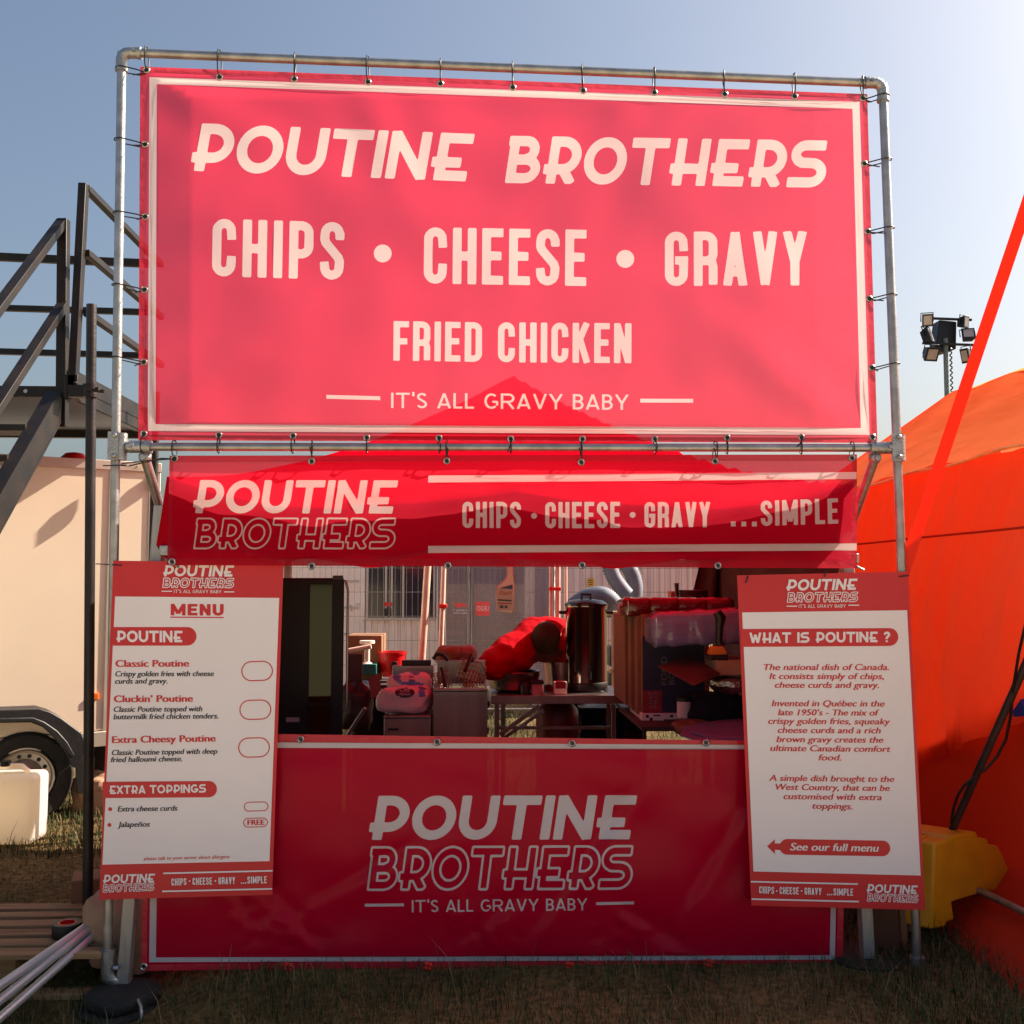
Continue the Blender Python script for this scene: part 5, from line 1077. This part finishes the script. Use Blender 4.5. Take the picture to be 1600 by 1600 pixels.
# steel work table with pans, urn
tb_ = thing('work_table', 'long steel work table with folding legs in the middle of the stall', 'table', (U(870,1100,2.25).x,2.5,0))
p, q = U(767,1088,2.25), U(976,1088,2.25); zt = U(870,1087,2.25).z; zb = U(870,1100,2.25).z
b = MB(); b.bb((p.x,2.25,zb), (q.x,2.27,zt)); b.bb((p.x,2.271,zt-.02), (q.x,2.85,zt)); b.bb((p.x,2.271,zb), (p.x+.02,2.85,zt-.021)); b.build('top', M_STEEL, tb_, 30, .002)
for x in (776, 958): MB().bar(U(x,1100,2.35), U(x,1100,2.35)*1 - Vector((0,0,zb)), .03, .03, (0,1,0)).build('leg', M_STEEL, tb_, 30, .003)
for x in (786, 950): MB().bar((U(x,1100,2.8).x,2.8,zb), (U(x,1100,2.8).x,2.8,0), .03, .03, (0,1,0)).build('leg', M_STEEL, tb_, 30, .003)
b = MB(); b.bar(U(781,1148,2.4), U(842,1103,2.4), .025, .03, (0,1,0)); b.bar(U(789,1152,2.45), U(850,1110,2.45), .02, .02, (0,1,0)); b.bar(U(776,1137,2.42),U(958,1137,2.42), .02, .02, (0,1,0)); b.build('brace', M_STEEL, tb_, 30)
c = U(803,1084,2.45); r = 41*6.7/1600; h = U(803,1046,2.45).z-zt
bw = thing('mixing_bowl', 'wide dark steel mixing bowl under the red sleeve', 'bowl', (c.x,2.55,zt)); b = MB(); b.lathe([(r*.6,0),(r*.85,.02),(r,.10),(r*1.02,h*.85),(r*1.06,h*.88),(r*1.04,h*.9),(r*.96,h*.86),(r*.8,.03),(0,.015)], (c.x,2.52,zt+.002), 36); b.build('bowl', pm('dark_steel', (150,144,134), .25, .9, .2, 6), bw, 40)
c = U(829,1083,2.3); b = MB(); b.lathe([(.03,0),(.034,.06),(.024,.075),(0,.076)], (c.x-.03,2.33,zt+.001), 16); solo('spice_jar', 'small black jar in front of the mixing bowl', 'jar', b, M_BLACK, 0, 40)
b = MB(); pb(b,831,1067,849,1086,2.3,.08); b.cur = 1; pb(b,830,1064,850,1069,2.295,.09); solo('small_box', 'small pale box with a dark top on the work table, left of the urn', 'box', b, [pm('pale_pink_card', (170,120,120), .6), M_BLACK])
b = MB(); pb(b,866,1066,886,1085,2.3,.1); b.cur = 1; pb(b,868,1065,884,1076,2.298,.0015); solo('small_carton', 'small pale carton with a dark red panel beside the urn', 'carton', b, [M_PAPER, M_CRIM])
c = U(879,1083,2.5); b = MB(); b.lathe([(.072,0),(.080,.17),(.086,.172),(.086,.182),(.074,.182),(.066,.01),(0,.01)], (c.x,2.62,zt+.001), 26); solo('steel_container', 'round pale steel container behind the small carton', 'container', b, M_STEEL, 0, 40)
c = U(920,1085,2.42); r = 33*6.75/1600*.98; zt2 = U(920,947,2.42).z
un = thing('water_urn', 'tall polished steel water urn with black base and lid on the table', 'urn', (c.x,2.5,zt))
cy = 2.55; M_POL = pm('polished_steel', (150,146,140), .13, .98, .05, 5)
b = MB(); b.lathe([(r*1.0,.05),(r*1.0,zt2-zt-.02),(r*1.03,zt2-zt-.015),(r*1.03,zt2-zt)], (c.x,cy,zt), 44); b.build('body', M_POL, un, 40)
b = MB(); b.lathe([(r*.98,0),(r*1.02,.01),(r*1.02,.055),(r,.06),(0,.06)], (c.x,cy,zt+.001), 36); b.build('base', M_BLACK, un, 40)
b = MB(); b.lathe([(r*1.05,0),(r*1.05,.012),(r*.8,.035),(.03,.045),(0,.045)], (c.x,cy,zt2), 36); b.cur = 1; b.tube([(c.x-.03,cy,zt2+.04),(c.x-.03,cy,zt2+.075),(c.x+.03,cy,zt2+.075),(c.x+.03,cy,zt2+.04)], .01, 8); b.build('lid', [pm('dark_lid_steel', (60,56,56), .25, .8, .1, 6), M_BLACK], un, 40)
for s in (-1, 1):
    b = MB(); b.box((c.x+s*(r+.02),cy,zt2-.045), (.05,.03,.022)); b.build('handle', M_BLACK, un, 30, .006)
b = MB(); b.tube([(c.x,cy-r,zt+.13),(c.x,cy-r-.05,zt+.13)], .012, 10); b.tube([(c.x,cy-r-.05,zt+.14),(c.x,cy-r-.05,zt+.09)], .010, 10); b.box((c.x,cy-r-.05,zt+.155), (.012,.03,.03)); b.build('tap', M_BLACK, un, 40)
c = U(872,1150,2.55); b = MB(); rg = 33*6.9/1600; zs = U(872,1122,2.5).z; b.lathe([(rg*.9,.03),(rg,.06),(rg,zs),(rg*.93,zs+.05),(rg*.68,zs+.085),(rg*.68,zs+.20),(rg*.62,zs+.20),(rg*.62,zs+.09),(.03,zs+.1),(.03,zs+.16),(0,zs+.16)], (c.x,2.6,0), 30)
solo('gas_bottle', 'dull red gas bottle standing under the work table', 'gas bottle', b, M_GASR, 0, 40)

# spray bottle hanging from the gazebo bar
sp = thing('spray_bottle', 'pale spray bottle with a blue label hanging from the gazebo bar', 'spray bottle', U(788,958,.9))
prof = [(776,955),(775,924),(777,916),(788,906),(792,899),(792,884),(802,884),(803,908),(805,914),(803,957),(800,959),(779,957)]
M_SPRAY = pm('pinkish_white_plastic', (196,176,176), .35, 0, .05, 6, coat=.2)
MB().prism([U(x,y,.88) for x,y in prof][::-1], (0,.055,0)).build('bottle', M_SPRAY, sp, 30, .008, 3)
b = MB(); b.prism([U(x,y,.88) for x,y in [(790,884),(790,872),(775,868),(775,862),(803,861),(805,872),(804,884)]][::-1], (.0,.045,0)); b.prism([U(x,y,.885) for x,y in [(780,869),(784,870),(781,886),(777,886)]][::-1], (0,.02,0)); b.build('trigger_head', M_RED, sp, 30, .004)
def lab(pts, mat, off=.0015): return mesh_obj('label', [U(x,y,.88-off) for x,y in pts], [tuple(range(len(pts)))[::-1]], mat, sp)
M_LABEL = pm('pale_label', (170,150,148), .5, 0, .03, 6)
lab([(777.5,954),(777,921),(780,918),(801,913),(801.5,954)], M_LABEL, .0009)
lab([(780.5,919),(801,913.5),(800.5,920.5)], pm('label_blue', (44,46,110), .5), .002); lab([(778,936),(799.5,937.5),(799.5,940),(778,938.5)], M_INK, .002); lab([(778,941.5),(799.5,942.5),(799.5,944),(778,943.2)], M_CRIM, .002)
lab([(781,945.5),(786.5,945.8),(786.5,950.5),(781,950.2)], M_INK, .002); lab([(788.5,946),(793,946.3),(793,950.6),(788.5,950.4)], M_INK, .002)
v, f = typeset('Flash', 780.5, 799, 930, 929.5, 6.5, .02, True); mesh_obj('label_lettering', [U(x,y,.878) for x,y in v], [t for t in f], M_CRIM, sp)

# pale poles behind
for lab_, a, e, r, Y in (('thick pale tent pole behind the fryers',(669,870),(654,1120),.026,3.0),('thin pale tent pole with a red clip, leaning, right of the thick one',(694,870),(685,1120),.018,3.05),('left pale pole of the pair behind the urn',(861,870),(860,1120),.014,3.1),('right pale pole of the pair behind the urn',(872,870),(871,1120),.017,3.1),('slim pinkish pole just left of the urn lid',(884,870),(884,1110),.012,3.4)):
    p, q = U(*a, Y), U(*e, Y); d = (q-p); k = -(p.z)/d.z; th = thing('tent_pole', lab_, 'pole', p+d*k); MB().tube([p-d*.3, p+d*k], r, 12).build('tube', M_PINKP, th, 60)
    if 'clip' in lab_: b = MB(); b.box(U(692,947,Y), (.06,.06,.03)); b.build('clip', M_RED, th, 30, .006)
    if 'left pale' in lab_: b = MB(); b.bar(U(857,920,Y)+Vector((0,-.02,0)), U(876,920,Y)+Vector((0,-.02,0)), .03, .025); b.build('bracket', M_RED, th, 30, .004)
# ducting
def hose(label, pts, Y, r):
    P = [U(x,y,Y) for x,y in pts]; Q = []
    for i in range(len(P)-1):
        a, b_, c_, d_ = P[max(i-1,0)], P[i], P[i+1], P[min(i+2,len(P)-1)]
        for t in np.linspace(0,1,14,endpoint=False): Q.append(.5*((2*b_)+(c_-a)*t+(2*a-5*b_+4*c_-d_)*t*t+(3*b_-a-3*c_+d_)*t**3))
    Q.append(P[-1]); tag(MB().tube(Q, [r*(1+.14*(i % 2)) for i in range(len(Q))], 14).build('duct_hose', M_DUCT, None, 180), label, 'duct hose')
hose('silver duct hose arching behind the urn', [(893,952),(908,940),(926,932),(944,932),(958,944),(963,962)], 5.6, .085)
hose('silver duct hose dropping from above beside the container', [(948,870),(958,900),(970,918),(980,930)], 5.9, .07); hose('thicker silver duct hose curving down on the right', [(968,870),(985,892),(992,915),(990,945)], 6.2, .075)
b = MB(); pb(b,952,955,976,962,5.4,.3); pb(b,956,962,960,1120,5.4,.04); pb(b,970,962,974,1120,5.4,.04); pb(b,952,1045,976,1052,5.4,.05); solo('trolley_frame', 'pale frame trolley standing by the container behind the urn', 'trolley', b, M_TAN)
b = MB(); pb(b,953,1010,962,1042,6.0,.3); pb(b,952,1052,968,1078,6.0,.3); solo('generator', 'small dark generator behind the urn', 'generator', b, M_BLACK, .02)

for x0, y0, x1, y1, Y, lab in ((704,1096,764,1300,2.75,'added dark crate filling the dark gap between the middle fryer and the table leg'),(906,1106,972,1300,2.8,'added black crate filling the dark under the right end of the work table'),(548,1085,604,1300,2.2,'added dark crate filling the dark gap between the fridge and the dull fryer'),(976,1108,1010,1300,2.6,'added dark crate filling the dark behind the tall carton, right of the work table')):  # crates added to darken gaps where lit grass showed through
    th = thing('crate', lab, 'crate', U((x0+x1)/2,1150,Y)); b = MB(); p, q = U(x0,y0,Y), U(x1,y0,Y); k = 5
    b.bb((p.x+.01,Y+.01,.0),(q.x-.01,Y+.35,p.z-.02))
    for j in range(k): z = .03+(p.z-.06)*j/(k-1); b.bb((p.x,Y-.004,z-.015),(q.x,Y+.008,z+.025))
    b.bb((p.x-.006,Y-.012,p.z-.03),(q.x+.006,Y+.36,p.z)); b.build('shell', M_DARKPL, th, 30, .003)
# right-hand stock
sb = thing('tall_carton', 'tall brown carton with a navy printed front and red corner', 'carton', U(1020,1115,1.25))
p, q = U(1003,962,1.25), U(1100,962,1.25); z1 = U(1003,960,1.25).z; z0 = U(1003,1114,1.25).z
b = MB(); b.bb((p.x,1.253,z0), (q.x,1.85,z1)); b.build('box', M_CARD, sb, 30, .003)
b = MB(); b.bb((p.x+.002,1.249,z0), (q.x,1.2525,U(1003,994,1.25).z)); b.build('printed_front', M_NAVY, sb, 30)
b = MB(); b.bb((p.x+.004,1.2465,U(1003,1112,1.25).z), (U(1034,1100,1.25).x,1.2485,U(1003,1079,1.25).z)); b.build('red_panel', M_CRIM, sb, 30)
k = 5.478/1600
def vtype(s, x, y0, y1, cap): # lettering running upwards
    v, f = type_tris(s, .012, False); a, b_ = v[:,0].min(), v[:,0].max(); hh = type_tris('H',0,False)[0][:,1].max(); V = []
    for vx, vy in v: w = U(x - vy/hh*(-cap)*(-1) , y0+(vx-a)/(b_-a)*(y1-y0), 1.2455); V.append(w)
    mesh_obj('lettering', V, f, M_PALETXT, sb)
vtype('FOOD', 1042, 1070, 1026, 9); vtype('BOX', 1054, 1070, 1037, 9); vtype('chef', 1019, 1107, 1081, 6); vtype('PRO', 1028, 1106, 1081, 7)
for i, (x0, x1) in enumerate(((976,984),(985,994),(995,1003))):
    b = MB(); pb(b,x0,962,x1,1100+i*8,1.5-.1*i,.45); solo('flat_carton', 'flattened brown carton standing on edge against the tall carton, '+('outermost','middle','nearest the print')[i], 'carton', b, M_CARD)
b = MB(); pb(b,1003,1115,1066,1134,1.22,.4); b.cur = 1
for x, y in ((1009,1117),(1015,1121.5),(1009,1127)): pb(b,x,y,x+5,y+4.5,1.2185,.002)
pb(b,1047,1117,1052,1121,1.2185,.002); pb(b,1021,1117,1032,1119,1.2185,.002); pb(b,1037,1124,1062,1127,1.2185,.002)
solo('white_carton', 'long white carton with black squares under the tall carton', 'carton', b, [M_PAPER, M_BLACK])
b = MB(); pb(b,1003,1135,1175,1142,1.0,.8); pb(b,1006,1142,1012,1400,1.05,.05); pb(b,1168,1142,1174,1400,1.05,.05); solo('stock_table', 'low dark table under the stock on the right of the stall', 'table', b, M_DKTOP)
def wrapped(label, x0, y0, x1, y1, Y, d, mat, n, seed, name, rise=0):
    b = MB(); p, q = U(x0,y1,Y), U(x1,y0,Y); nx2, nz2, ny2 = 40, 10, 8; hx = (q.x-p.x)
    def P(i, j, face): pass
    me_v, me_f = [], []
    nu = 44; nv = 20
    for i in range(nu+1):
        s = i/nu; lobes = abs(math.sin(math.pi*s*n))**.25; sc = (.90+.10*lobes)*(1 if .03 < s < .97 else .8)
        for j in range(nv):
            a = 2*math.pi*j/nv; f = lambda v: math.copysign(abs(v)**.28, v); y, z = f(math.cos(a)), f(math.sin(a))
            v = Vector((p.x+hx*s, Y+d/2+y*d/2*sc, (p.z+q.z)/2+z*(q.z-p.z)/2*sc+rise*s)); v += Vector((.006,.006,.008))*mnoise.noise(v*22+Vector((seed,0,0))); me_v.append(v)
    me_f = [(i*nv+j, i*nv+(j+1) % nv, (i+1)*nv+(j+1) % nv, (i+1)*nv+j) for i in range(nu) for j in range(nv)]+[tuple(range(nv))[::-1], tuple(range(nu*nv,(nu+1)*nv))]
    b.add(me_v, me_f); return solo(name, label, 'pack', b, mat, 0, 50)
wrapped('red-brown plastic wrapped pack on top of the cartons', 974, 934, 1150, 964, 1.3, .26, M_WRAP, 4, 3, 'wrapped_pack')
wrapped('plastic wrapped pack of pale lilac cups in front of the red-brown pack', 1020, 958, 1185, 1014, .95, .26, M_LILAC, 3, 8, 'cup_pack', .03)
b = MB(); P = [U(x,y,Y) for x,y,Y in [(1028,1042,.98),(1084,1072,.75),(1126,1054,.9),(1080,1024,1.15)]]; b.prism(P, (0,.0,.004)); solo('cardboard_flap', 'open brown cardboard flap sticking out below the cup pack', 'cardboard', b, pm('brown_flap', (84,58,50), .7), 0)
b = MB(); pb(b,1120,1031,1185,1055,.98,.3); solo('steel_tray', 'tan metal tray edge beneath the drill on the right', 'tray', b, M_TAN)
b = MB(); b.lathe([(0,0),(.10,.0),(.13,.035),(.13,.06),(.10,.07),(0,.07)], U(1145,1080,1.05), 24); b.v = [v+Vector((0,0,.012*mnoise.noise(v*40))) for v in b.v]; solo('foil_parcel', 'crumpled silver foil parcel below the tan tray', 'foil', b, M_SILV, 0, 20)
dl = thing('power_tool', 'black and orange cordless power tool standing on its battery on the right', 'power tool', U(1122,1032,.82))
b = MB(); P = [U(x,y,.84) for x,y in [(1120,956),(1126,965),(1124,980),(1123,1004),(1128,1010)]]; b.tube(P, [.022,.028,.020,.018,.024], 12); b.build('handle', M_BLACK, dl, 60)
b = MB(); b.prism([U(x,y,.80) for x,y in [(1110,1020),(1114,1011),(1130,1010),(1136,1019),(1136,1023),(1109,1023)]][::-1], (0,.07,0)); b.build('collar', pm('orange_tool_plastic', (200,120,30), .5), dl, 30, .004)
b = MB(); pb(b,1108,1023,1138,1032,.80,.09); b.build('battery', M_BLACK, dl, 30, .005)
b = MB(); c = U(1070,1114,1.1); zb2 = U(1070,1122,1.1).z; h = U(1070,1090,1.1).z-zb2; b.lathe([(.033,0),(.036,.01),(.036,h*.8),(.034,h*.85)], (c.x,1.12,zb2), 20); b.cur = 1; b.lathe([(.037,h*.8),(.037,h),(.03,h*1.05),(0,h*1.05)], (c.x,1.12,zb2), 20); solo('lidded_tub', 'white tub with a dark lid in front of the navy carton', 'tub', b, [M_PAPER, M_BLACK], 0, 40)
sack('black cloth bundle on the low table at the right', (U(1118,1110,1.15).x,1.2,U(1118,1112,1.15).z), (.36,.3,.20), 41, pm('black_cloth', (22,20,30), .9, 0, .2, 8, .5, 14), 'cloth_bundle', cat='cloth')
sack('crumpled brown paper on the low table below the white carton', (U(1085,1140,.95).x,1.0,U(1085,1140,.95).z), (.20,.2,.08), 47, pm('crumpled_brown_paper', (120,84,60), .8, 0, .15, 8, .8, 18), 'brown_paper', cat='paper')
V = [U(1062,1150,.72),U(1070,1136,.85),U(1140,1129,1.0),U(1180,1136,.9),U(1176,1160,.66),U(1100,1162,.66)]
b = MB(); b.prism(V, (0,0,.006)); b.prism([v+Vector((.06,.03,.012)) for v in V], (0,0,.005)); solo('folded_sheets', 'folded lilac-grey plastic sheets on the low table at the bottom right', 'plastic sheet', b, pm('lilac_sheet', (130,116,150), .4, 0, .15, 10, .3, 12), 0)
b = MB(); c = U(1082,930,2.0); b.lathe([(.09,0),(.095,.05),(.09,.052),(0,.05)], (c.x,2.0,c.z-.02), 24); b.tube([U(1058,935,1.96),U(1057,911,1.96)], [.010,.014], 8); solo('saucepan', 'small dark saucepan with an upright handle on top of the packs', 'saucepan', b, pm('dark_red_pan', (70,32,36), .4, .3), 0, 40)
b = MB(); pb(b,1048,924,1066,938,2.0,.1); solo('wood_block', 'pale wooden block beside the saucepan', 'block', b, M_TAN)
b = MB(); V = []; n = 16
for i in range(n+1):
    for j in range(9):
        s, t = i/n, j/8; x = 1096+80*s-14*(t if s < .1 else 0); V.append(U(x-6*t*(1-s), 868+110*t, 2.3)+Vector((0,.09*math.sin(s*16+t*2)*.6+.05*mnoise.noise(Vector((s*6,t*3,5))),0)))
b.add(V, [(i*9+j, i*9+j+1, (i+1)*9+j+1, (i+1)*9+j) for i in range(n) for j in range(8)]); solo('tarpaulin', 'dark tarpaulin hanging at the back right corner of the stall', 'tarpaulin', b, M_DKTOP, 0, 180)

b = MB(); V = []; n = 30; m = 8                # dark sheet added along the gazebo's right eave to block the sun
for i in range(n+1):
    for k in range(m+1):
        y = .09+2.45*i/n; t = k/m; V.append((gxr-.02+.04*math.sin(i*.9)*t+.03*mnoise.noise(Vector((y*3,t*2,6))), y, 1.86*(1-t)+.25*t))
b.add(V, [(i*(m+1)+k, i*(m+1)+k+1, (i+1)*(m+1)+k+1, (i+1)*(m+1)+k) for i in range(n) for k in range(m)]); solo('sun_block_sheet', 'added dark sun-blocking sheet along the right side of the gazebo behind the stock', 'side sheet', b, M_DKTOP, 0, 180)

# ------------------------------------------------------------------ the person bending over the table
M_SKIN = pm('skin', (196,140,116), .55, 0, .06, 20); M_HOOD = pm('red_sweatshirt', (158,3,20), .9, 0, .12, 8, .5, 18, spec=.06); M_CAP = pm('olive_brown_cap', (66,58,46), .9, 0, .15, 14, .3, 60, spec=.1); M_JEAN = pm('dark_trousers', (36,38,48), .85)
def skin(name, chain, mat, parent, disp=0, sub=2, seed=0):
    V, E, Rr = [], [], []; idx = {}
    for pts in chain:
        prev = None
        for key, p, r in pts:
            if key not in idx: idx[key] = len(V); V.append(Vector(p)); Rr.append(r)
            if prev is not None: E.append((prev, idx[key]))
            prev = idx[key]
    me = bpy.data.meshes.new(name); me.from_pydata([tuple(v) for v in V], E, []); me.materials.append(mat)
    o = bpy.data.objects.new(name, me); col.objects.link(o)
    o.modifiers.new('skin', 'SKIN').use_smooth_shade = True
    for i, r in enumerate(Rr):
        rr = r if isinstance(r, tuple) else (r, r); me.skin_vertices[0].data[i].radius = rr
    me.skin_vertices[0].data[0].use_root = True
    s = o.modifiers.new('sub', 'SUBSURF'); s.levels = s.render_levels = sub
    m2 = bpy.data.meshes.new_from_object(o.evaluated_get(bpy.context.evaluated_depsgraph_get())); bpy.data.objects.remove(o); m2.name = name
    if disp:
        for v in m2.vertices:
            c = v.co; w = disp*(mnoise.noise(c*5+Vector((seed,0,0)))*.9+1.3*(.35-abs(mnoise.noise(Vector((c.x*5+c.z*9, c.y*4, c.z*3-c.x*5)))))+.35*mnoise.noise(c*22)); v.co = c+v.normal*w
    m2.polygons.foreach_set('use_smooth', [True]*len(m2.polygons)); m2.update()
    o = bpy.data.objects.new(name, m2); col.objects.link(o); return under(o, parent)
hx = U(884,1040,3.05).x
pel = Vector((hx,3.08,.96)); chest = U(866,990,2.82); neck = U(858,985,2.68); head = U(852,994,2.56); hdt = head+Vector((-.015,-.07,-.09))
shR = U(838,988,2.74)+Vector((0,0,-.0)); elR = U(790,1018,2.50); wrR = U(752,1047,2.28); hdR = U(741,1056,2.20)
shL = U(884,1000,2.80); elL = U(893,1052,2.62); wrL = U(912,1056,2.82); hdL = U(920,1064,2.78)
pe = thing('person', 'person in a red sweatshirt and cap bending low over the work table, reaching left', 'person', (hx,3.05,0))
kn = [Vector((hx-.11,3.02,.50)), Vector((hx+.13,3.06,.50))]; ft = [Vector((hx-.12,3.10,.08)), Vector((hx+.15,3.16,.08))]
body = [[('pel',pel,.13),('ch',chest,(.15,.12)),('nk',neck,.055),('hd',head,.085),('hd2',hdt,.072)],
        [('ch',chest,.13),('sR',shR,.06),('eR',elR,.042),('wR',wrR,.028),('hR',hdR,(.035,.02))], [('ch',chest,.13),('sL',shL,.06),('eL',elL,.042),('wL',wrL,.028),('hL',hdL,(.035,.02))]]
for i in range(2): body.append([('pel',pel,.13),('k%d' % i,kn[i],.062),('a%d' % i,ft[i],.042),('t%d' % i,ft[i]+Vector((0,-.17,-.04)),.035)])
for hnd, w, nm in ((hdR,wrR,'R'),(hdL,wrL,'L')):
    d = (hnd-w).normalized(); sdv = d.cross(Vector((0,0,1))).normalized(); dn = Vector((0,0,-1))
    for k, (off, L1) in enumerate(((-.030,.062),(-.010,.074),(.011,.070),(.031,.054))):
        a = hnd+d*.035+sdv*off; body.append([('h'+nm,hnd,(.035,.02)),(f'f{nm}{k}a',a,.010),(f'f{nm}{k}b',a+d*L1*.5+dn*.012,.0085),(f'f{nm}{k}c',a+d*L1*.75+dn*.045,.0075)])
    a = w+d*.03-sdv*.035; body.append([('w'+nm,w,.028),(f'th{nm}a',a,.012),(f'th{nm}b',a+d*.05-sdv*.012+dn*.02,.009)])
skin('body', body, M_SKIN, pe)
skin('sweatshirt', [[('pel',pel+Vector((0,.0,.04)),.165),('m',(pel+chest)/2+Vector((0,.03,.07)),.185),('ch',chest+Vector((.01,0,.0)),(.19,.16)),('nk',neck+Vector((.0,.03,-.01)),.085)],
    [('ch',chest,.18),('sR',shR,.120),('u1',(shR*.55+elR*.45)+Vector((0,0,-.05)),.150),('eR',elR+Vector((0,0,-.045)),.140),('u2',(elR*.5+wrR*.5)+Vector((0,0,-.03)),.112),('wR',wrR,.060)],
    [('ch',chest,.18),('sL',shL,.11),('eL',elL,.085),('wL',wrL,.055)]], M_HOOD, pe, .017, 4, 4)
skin('trousers', [[('pel',pel,.15),('k0',kn[0],.082),('a0',ft[0],.065)], [('pel',pel,.15),('k1',kn[1],.082),('a1',ft[1],.065)]], M_JEAN, pe, .006)
ax = (hdt-head).normalized(); q_ = Vector((0.12,-.25,.95)).normalized()          # the cap covers the crown turned to the camera
rot = q_.to_track_quat('Z','Y').to_matrix(); b = MB()
cc = head+Vector((0,-.035,-.01))
b.lathe([(.094,-.07),(.098,-.02),(.095,.03),(.082,.075),(.052,.11),(.018,.126),(0,.127)], cc, 28, rot=Matrix.Rotation(R(52),3,'X') @ Matrix.Rotation(R(8),3,'Y'))
rr_ = Matrix.Rotation(R(52),3,'X') @ Matrix.Rotation(R(8),3,'Y')
vs = [cc+rr_ @ Vector((0.092*math.cos(a)*k, -.092*math.sin(a)*k-.0*k, -.045-.02*(k-1)*3)) for k in (1, 1.3, 1.55) for a in np.linspace(.35, math.pi-.35, 11)]
b.add(vs, [(i*11+j, i*11+j+1, (i+1)*11+j+1, (i+1)*11+j) for i in range(2) for j in range(10)]); b.ball(cc+rr_ @ Vector((0,0,.128)), .008, 8)
b.build('cap', M_CAP, pe, 60)
